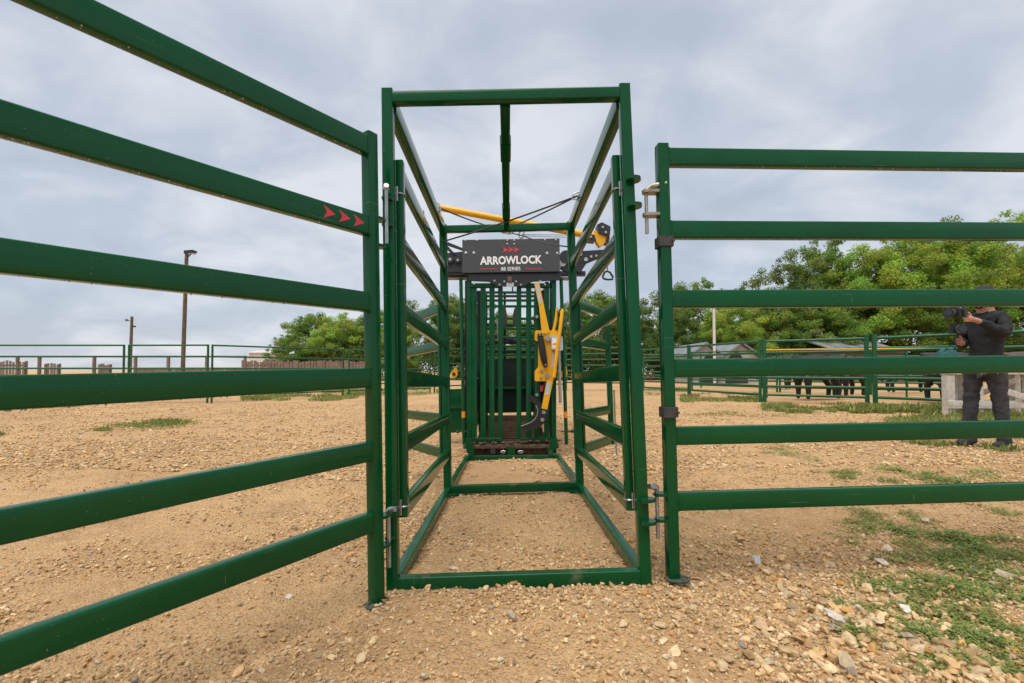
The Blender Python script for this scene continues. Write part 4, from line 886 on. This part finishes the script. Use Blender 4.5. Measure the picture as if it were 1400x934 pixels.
# poles
def pole(px, ytop, d, r, label, m=POLE):
    x = gx(px, d); z0 = gz(x, d); o = empty('light_pole', Vector((x, d, z0)), label, 'pole'); h = at(px, ytop, d).z - z0
    b = MB(); b.cyl((-.02 * h * .55, 0, -.2), (.02 * h * .25, 0, h), r, 10, r * .8); b.obj('shaft', m, o); return o, h
o, h = pole(251.5, 346, 26, .115, 'brown wooden yard light pole behind the left pen'); x = .005 * h
b = MB(); b.plate([(x - .08, h - .05), (x + .50, h + .02), (x + .52, h + .12), (x + .42, h + .16), (x - .1, h + .12)], -.12, .12); q = b.obj('lamp_head', BLACK, o)
b = MB(); b.box((x + .12, -.1, h - .06), (x + .48, .1, h - .02)); b.obj('lens', GALV, q); b = MB(); b.bar((x, 0, h - .3), (x + .3, 0, h), .05, .05, .01, up=(0, 1, 0)); b.obj('bracket', BLACK, o)
o, h = pole(178.5, 433, 60, .2, 'slender utility pole with small lamps far beyond the left pen'); x = .005 * h
b = MB(); b.bar((x - .75, 0, h - .55), (x + .05, 0, h - .5), .08, .08, .01); b.obj('crossarm', POLE, o)
for dx, dz in ((-.7, -.45), (.35, -1.3)): b = MB(); b.ball((x + dx, 0, h + dz), .18, 8, 6, (1.2, 1, .7)); b.obj('lamp', BLACK, o)
b = MB(); b.bar((x, 0, h - 1.5), (x + .3, 0, h - 1.3), .07, .07, .01, up=(0, 1, 0)); b.obj('bracket', POLE, o)
x = gx(977, 28); o = empty('white_post', Vector((x, 28, 0)), 'tall pale post standing before the trees right of the right panel post', 'post'); b = MB(); b.cyl((0, 0, -.2), (0, 0, 4.8), .09, 10, .08); b.obj('shaft', WALLW, o)
b = MB(); b.cyl((0, 0, 4.8), (0, 0, 4.86), .12, 10); b.obj('cap', GALV, o)

# wooden stand behind the photographer with a teal bag on it
TEAL = mat('teal_cloth', (0.012, 0.085, 0.08), .85, var=.25, vscale=9, bump=.3, bscale=90)
D = 8.6; x0 = gx(1290, D); x1 = gx(1412, D); st = empty('wooden_stand', Vector((x0, D, gz(x0, D))), 'grey weathered timber stand with cross boards behind the photographer', 'timber stand')
def sb(name, a, b_, w, h, up=None): b = MB(); b.bar(a, b_, w, h, .008, up); return b.obj(name, WOOD, st)
Wd = x1 - x0
for x, y in ((.08, 0), (.62, .0), (Wd - .08, 0), (.75, .5), (Wd + .2, .5)): sb('leg', (x, y, -.1), (x, y, .80), .15 if y == 0 else .12, .12, (0, 1, 0))
sb('cross_board', (0, -.075, .25), (Wd, -.075, .25), .03, .15); sb('top_beam', (0, 0, .86), (Wd, 0, .86), .14, .10); sb('top_beam', (.55, .5, .86), (Wd + .35, .5, .86), .14, .10)
sb('brace', (.7, -.11, .62), (Wd - .1, -.11, .32), .03, .12); sb('brace', (.8, .43, .3), (Wd + .15, .43, .7), .03, .1)
for k in range(3): sb('top_board', (k * .2, .02 + k * .2, .925), (Wd + k * .17, .02 + k * .2, .925), .17, .025)
x = gx(1299, D); b = MB(); b.ball((0, 0, .19), .2, 18, 12, (.95, .8, 1.05)); b.pipe([(-.13, -.05, .3), (-.06, -.1, .43), (.06, -.1, .43), (.13, -.05, .3)], .014, 8); bag = b.obj('bag', TEAL); bag.location = (x + .06, D + .12, gz(x, D) + .93)
for v in bag.data.vertices:
    if v.co.z < .06: v.co.z = max(v.co.z, .0)
tag(bag, 'rounded teal bag lying on top of the timber stand', 'bag')

# ------------------------------------------------------------------ living things: one skinned surface each
def skin(name, nodes, edges, mats, parent=None, sub=2, root=0, post=None, smooth_vc=None):
    me = bpy.data.meshes.new(name + '_graph'); keys = list(nodes); ix = {k: i for i, k in enumerate(keys)}
    bm = bmesh.new(); lay = bm.verts.layers.skin.verify(); vs_ = []
    for k in keys:
        p, r = nodes[k]; v = bm.verts.new(p); v[lay].radius = (r if isinstance(r, tuple) else (r, r)); v[lay].use_root = (ix[k] == root); vs_.append(v)
    for a, b in edges: bm.edges.new((vs_[ix[a]], vs_[ix[b]]))
    bm.to_mesh(me); bm.free(); t = bpy.data.objects.new('tmp', me); COL.objects.link(t)
    m = t.modifiers.new('s', 'SKIN'); m.use_smooth_shade = True; s = t.modifiers.new('u', 'SUBSURF'); s.levels = sub; s.render_levels = sub
    bpy.context.view_layer.update(); out = bpy.data.meshes.new_from_object(t.evaluated_get(bpy.context.evaluated_depsgraph_get())); bpy.data.objects.remove(t)
    out.name = name; out.materials.clear()
    for q in (mats if isinstance(mats, (list, tuple)) else [mats]): out.materials.append(q)
    if post: post(out)
    out.polygons.foreach_set('use_smooth', [True] * len(out.polygons)); return link(name, out, parent)
def chain(*k): return [(k[i], k[i + 1]) for i in range(len(k) - 1)]
SKIN = mat('skin', (0.42, 0.22, 0.15), .55, var=.08); JACKET = mat('black_jacket', (0.007, 0.0075, 0.009), .8, var=.25, vscale=6, bump=.5, bscale=25)
JEANS = mat('charcoal_jeans', (0.040, 0.040, 0.045), .9, var=.35, vscale=14, bump=.5, bscale=40); CAPM = mat('black_cap', (0.014, .014, .016), .8, bump=.2); SHOE = mat('dark_shoe', (0.035, 0.03, 0.028), .75, var=.2)
def wrinkle(amp, sc, seed):
    def f(me):
        co = np.empty(len(me.vertices) * 3, np.float32); me.vertices.foreach_get('co', co); co = co.reshape(-1, 3); no = np.empty_like(co).ravel(); me.vertices.foreach_get('normal', no); no = no.reshape(-1, 3)
        d = vnoise(co[:, 0] * 1.1 + co[:, 1], co[:, 2] * 1.6, sc, seed) + .6 * vnoise(co[:, 0] - co[:, 1], co[:, 2] * 2.4, sc * 2.1, seed + 1); me.vertices.foreach_set('co', (co + no * (d * amp)[:, None]).ravel())
    return f
def build_person():
    D = 5.02; px = gx(1346, D); z0 = gz(px, D); P = empty('person', Matrix.Translation((px, D, z0)) @ Matrix.Diagonal((.90, .92, .968, 1)), 'person in black jacket, black cap and dark jeans pointing a camera to the left', 'person')
    # faces -X, slightly towards the viewer; own coordinates
    n = {'pel': ((0, 0, .98), (.12, .10)), 'wai': ((.02, 0, 1.12), (.115, .095)), 'che': ((.05, 0, 1.33), (.125, .105)), 'up': ((.06, 0, 1.47), (.09, .10)), 'nk': ((.04, 0, 1.56), .06), 'hd0': ((.0, -.01, 1.64), (.085, .075)), 'hd1': ((-.01, -.01, 1.72), (.10, .085)), 'hd2': ((.0, -.01, 1.79), (.075, .065)),
         'nose': ((-.105, -.02, 1.685), .014),
         'shl': ((.05, -.17, 1.46), .055), 'ell': ((-.05, -.27, 1.27), .04), 'wrl': ((-.36, -.27, 1.425), .030), 'pal': ((-.435, -.26, 1.44), (.034, .022)),
         'shr': ((.05, .17, 1.46), .055), 'elr': ((.02, .27, 1.2), .042), 'wrr': ((-.22, .05, 1.19), .032), 'par': ((-.29, .0, 1.20), (.034, .022)),
         'hil': ((.05, -.09, .92), .09), 'knl': ((.075, -.10, .50), .062), 'anl': ((.10, -.11, .09), .034), 'tol': ((-.05, -.13, .045), .028),
         'hir': ((-.04, .09, .92), .09), 'knr': ((-.075, .10, .50), .062), 'anr': ((-.08, .12, .09), .034), 'tor': ((-.22, .11, .045), .028)}
    e = chain('pel', 'wai', 'che', 'up', 'nk', 'hd0', 'hd1', 'hd2') + chain('up', 'shl', 'ell', 'wrl', 'pal') + chain('up', 'shr', 'elr', 'wrr', 'par') + chain('pel', 'hil', 'knl', 'anl', 'tol') + chain('pel', 'hir', 'knr', 'anr', 'tor') + [('hd0', 'nose')]
    for hand, base, dr in (('l', Vector((-.46, -.26, 1.445)), Vector((-1, 0, .12))), ('r', Vector((-.315, -.01, 1.205)), Vector((-.9, -.25, .1)))):
        dr = dr.normalized(); pal = 'pal' if hand == 'l' else 'par'
        for k, (off, ln) in enumerate(((.030, .072), (.010, .080), (-.010, .075), (-.029, .060))):
            a = base + Vector((0, 0, off)); cz = Vector((0, .35 if hand == 'l' else -.3, -.12))
            q = f'{hand}{k}'; n[q + 'a'] = (tuple(a), .0105); n[q + 'b'] = (tuple(a + dr * ln * .55 + cz * .01), .0095); n[q + 'c'] = (tuple(a + (dr * .55 + cz * .7) * ln), .008); e += [(pal, q + 'a')] + chain(q + 'a', q + 'b', q + 'c')
        q = hand + 't'; a = base + Vector((.035, 0, .04)); n[q + 'a'] = (tuple(a), .012); n[q + 'b'] = (tuple(a + Vector((-.03, .0, .03))), .010); e += [(pal, q + 'a'), (q + 'a', q + 'b')]
    hands = [Vector((-.44, -.26, 1.44)), Vector((-.29, 0, 1.2))]
    def under(me):
        for p in me.polygons:
            c = p.center
            if c.z < 1.52 and min((c - h).length for h in hands) > .16: p.material_index = 1
    skin('body', n, e, [SKIN, JACKET], P, 2, post=under)
    j = {'hem': ((.01, 0, .84), (.185, .165)), 'hm2': ((.01, 0, .93), (.165, .15)), 'wai': ((.02, 0, 1.10), (.155, .145)), 'che': ((.045, 0, 1.32), (.16, .155)), 'up': ((.055, 0, 1.47), (.12, .14)), 'col': ((.045, 0, 1.565), (.085, .08)),
         'shl': ((.045, -.17, 1.46), .078), 'ml': ((.015, -.235, 1.36), .072), 'ell': ((-.05, -.275, 1.265), .07), 'fl': ((-.2, -.275, 1.345), .058), 'cul': ((-.345, -.27, 1.42), .042),
         'shr': ((.06, .18, 1.46), .09), 'elr': ((.02, .28, 1.2), .08), 'fr': ((-.12, .15, 1.195), .06), 'cur': ((-.21, .06, 1.19), .045)}
    skin('jacket', j, chain('hem', 'hm2', 'wai', 'che', 'up', 'col') + chain('up', 'shl', 'ml', 'ell', 'fl', 'cul') + chain('up', 'shr', 'elr', 'fr', 'cur'), JACKET, P, 3, post=wrinkle(.02, 11, 3))
    t = {'pel': ((.0, 0, .99), (.165, .14)), 'hil': ((.05, -.09, .84), .112), 'tl': ((.06, -.095, .68), .086), 'knl': ((.075, -.10, .50), .074), 'cl': ((.09, -.105, .33), .070), 'anl': ((.10, -.11, .10), .070), 'cfl': ((.10, -.11, .025), .078),
         'hir': ((-.04, .09, .84), .112), 'tr': ((-.06, .095, .68), .086), 'knr': ((-.075, .10, .50), .074), 'cr': ((-.08, .11, .33), .070), 'anr': ((-.08, .12, .10), .070), 'cfr': ((-.08, .12, .025), .078)}
    skin('trousers', t, chain('pel', 'hil', 'tl', 'knl', 'cl', 'anl', 'cfl') + chain('pel', 'hir', 'tr', 'knr', 'cr', 'anr', 'cfr'), JEANS, P, 3, post=wrinkle(.013, 15, 9))
    for a, s_ in (((.10, -.11), -.02), ((-.08, .12), -.01)):
        skin('shoe', {'h': ((a[0] + .035, a[1], .045), (.045, .05)), 'm': ((a[0] - .07, a[1] + s_, .045), (.045, .05)), 't': ((a[0] - .17, a[1] + s_ * 1.5, .035), (.033, .045)), 'a': ((a[0], a[1], .11), .05)}, [('h', 'm'), ('m', 't'), ('h', 'a')], SHOE, P, 2)
    b = MB(); b.ball((.005, -.01, 1.765), .108, 16, 10, (1.06, .92, .82)); b.plate([(-.21, 1.762), (-.06, 1.785), (-.06, 1.765), (-.20, 1.752)], -.085, .065); cap = b.obj('cap', CAPM, P)
    b = MB(); b.ball((.03, -.01, 1.68), .092, 12, 8, (.9, .93, .95)); b.obj('hair', CAPM, P); b = MB(); b.ball((-.06, -.01, 1.625), .05, 10, 6, (.9, 1.1, .9)); b.obj('beard', CAPM, P)
    for y in (-.045, .03): b = MB(); b.ball((-.098, y, 1.70), .011, 8, 6); b.obj('eye', BLACK, P)
    b = MB(); b.ball((.0, -.10, 1.68), .03, 8, 6, (.8, .4, 1.2)); b.obj('ear', SKIN, P)
    M0 = Matrix.Translation((px, D, z0))
    def camera(loc_, label, rz):
        c = empty('photo_camera', M0 @ Matrix.Translation(loc_) @ Matrix.Rotation(rz, 4, 'Z'), label, 'camera', 'cameras held by the photographer')
        b = MB(); b.box((-.035, -.07, -.045), (.035, .07, .045), .012); bo = b.obj('body', BLACK, c); b = MB(); b.box((-.03, -.025, .046), (.025, .025, .07), .006); b.obj('viewfinder', BLACK, c)
        b = MB(); b.cyl((-.036, 0, 0), (-.10, 0, 0), .038, 18); b.cyl((-.10, 0, 0), (-.145, 0, 0), .042, 18, .046); q = b.obj('lens', BLACK, c); b = MB(); b.cyl((-.1455, 0, 0), (-.147, 0, 0), .034, 18); b.obj('front_glass', GLASSB, q); b = MB(); b.cyl((-.098, 0, 0), (-.106, 0, 0), .044, 18); b.obj('lens_ring', GALV, q)
        b = MB(); b.box((-.03, -.095, -.05), (.03, -.071, .03), .008); b.obj('grip', RUBBER, c); b = MB(); b.cyl((.0, -.045, .046), (.0, -.045, .058), .012, 10); b.obj('dial', GALV, c)
        return c
    camera((-.545, -.235, 1.455), 'black camera held out to the left at chest height', .45)
    camera((-.34, -.05, 1.30), 'black camera held low against the black jacket', 1.1)
build_person()
def build_cows():
    n = {'rump': ((.62, 0, 1.12), (.24, .22)), 'hip': ((.45, 0, 1.10), (.30, .30)), 'bel': ((0, 0, .96), (.40, .44)), 'che': ((-.45, 0, .98), (.30, .36)), 'sh': ((-.62, 0, 1.08), (.22, .28)), 'nk': ((-.88, 0, 1.16), (.15, .2)), 'hd': ((-1.10, 0, 1.18), (.12, .14)), 'mz': ((-1.34, 0, 1.05), (.075, .08)),
         'tl0': ((.80, 0, 1.16), .045), 'tl1': ((.88, 0, .8), .025), 'tl2': ((.87, 0, .45), .045)}
    e = chain('rump', 'hip', 'bel', 'che', 'sh', 'nk', 'hd', 'mz') + chain('rump', 'tl0', 'tl1', 'tl2')
    for s_ in (-1, 1):
        k = f'{s_}'; y = .17 * s_
        n.update({'ea' + k: ((-1.05, y * .9, 1.28), .04), 'eb' + k: ((-1.03, y * 1.6, 1.25), .03),
                  'f0' + k: ((-.55, y, .72), .13), 'f1' + k: ((-.55, y, .40), .085), 'f2' + k: ((-.54, y, .14), .062), 'f3' + k: ((-.57, y, .04), .06),
                  'h0' + k: ((.50, y, .80), .15), 'h1' + k: ((.42, y, .62), .09), 'h2' + k: ((.62, y, .42), .08), 'h3' + k: ((.58, y, .14), .062), 'h4' + k: ((.55, y, .04), .06)})
        e += [('hd', 'ea' + k), ('ea' + k, 'eb' + k)] + chain('che', 'f0' + k, 'f1' + k, 'f2' + k, 'f3' + k) + chain('hip', 'h0' + k, 'h1' + k, 'h2' + k, 'h3' + k, 'h4' + k)
    first = {}
    G = 'cattle in the right hand pen'
    for px, d, rz, hm, sc, lab in [(1118, 13.6, .25, 'k', 1.0, 'black cow standing side on behind the fence, nearest in the pen'), (1160, 15.2, .5, 'k', 1.0, 'black cow behind the double fence post'), (1240, 17.5, 2.9, 'k', .95, 'black cow between the double fence post and the timber stand'), (1060, 21, 2.2, 'k', .95, 'small dark cow farthest left in the pen'),
                                   (1290, 11.9, 1.1, 'k', 1.0, 'black cow behind the timber stand left of the photographer'), (1396, 11.3, .3, 'b', 1.0, 'dark brown cow at the right edge behind the photographer'), (1335, 12.6, -.2, 'k', .98, 'black cow hidden behind the photographer legs')]:
        x = gx(px, d); o = empty('cow', Matrix.Translation((x, d, gz(x, d))) @ Matrix.Rotation(rz, 4, 'Z') @ Matrix.Scale(sc, 4), lab, 'cow', G)
        if hm not in first:
            first[hm] = skin('body', n, e, HIDE if hm == 'k' else HIDE_B, o, 2)
        else: c = first[hm].copy(); COL.objects.link(c); c.parent = o
build_cows()
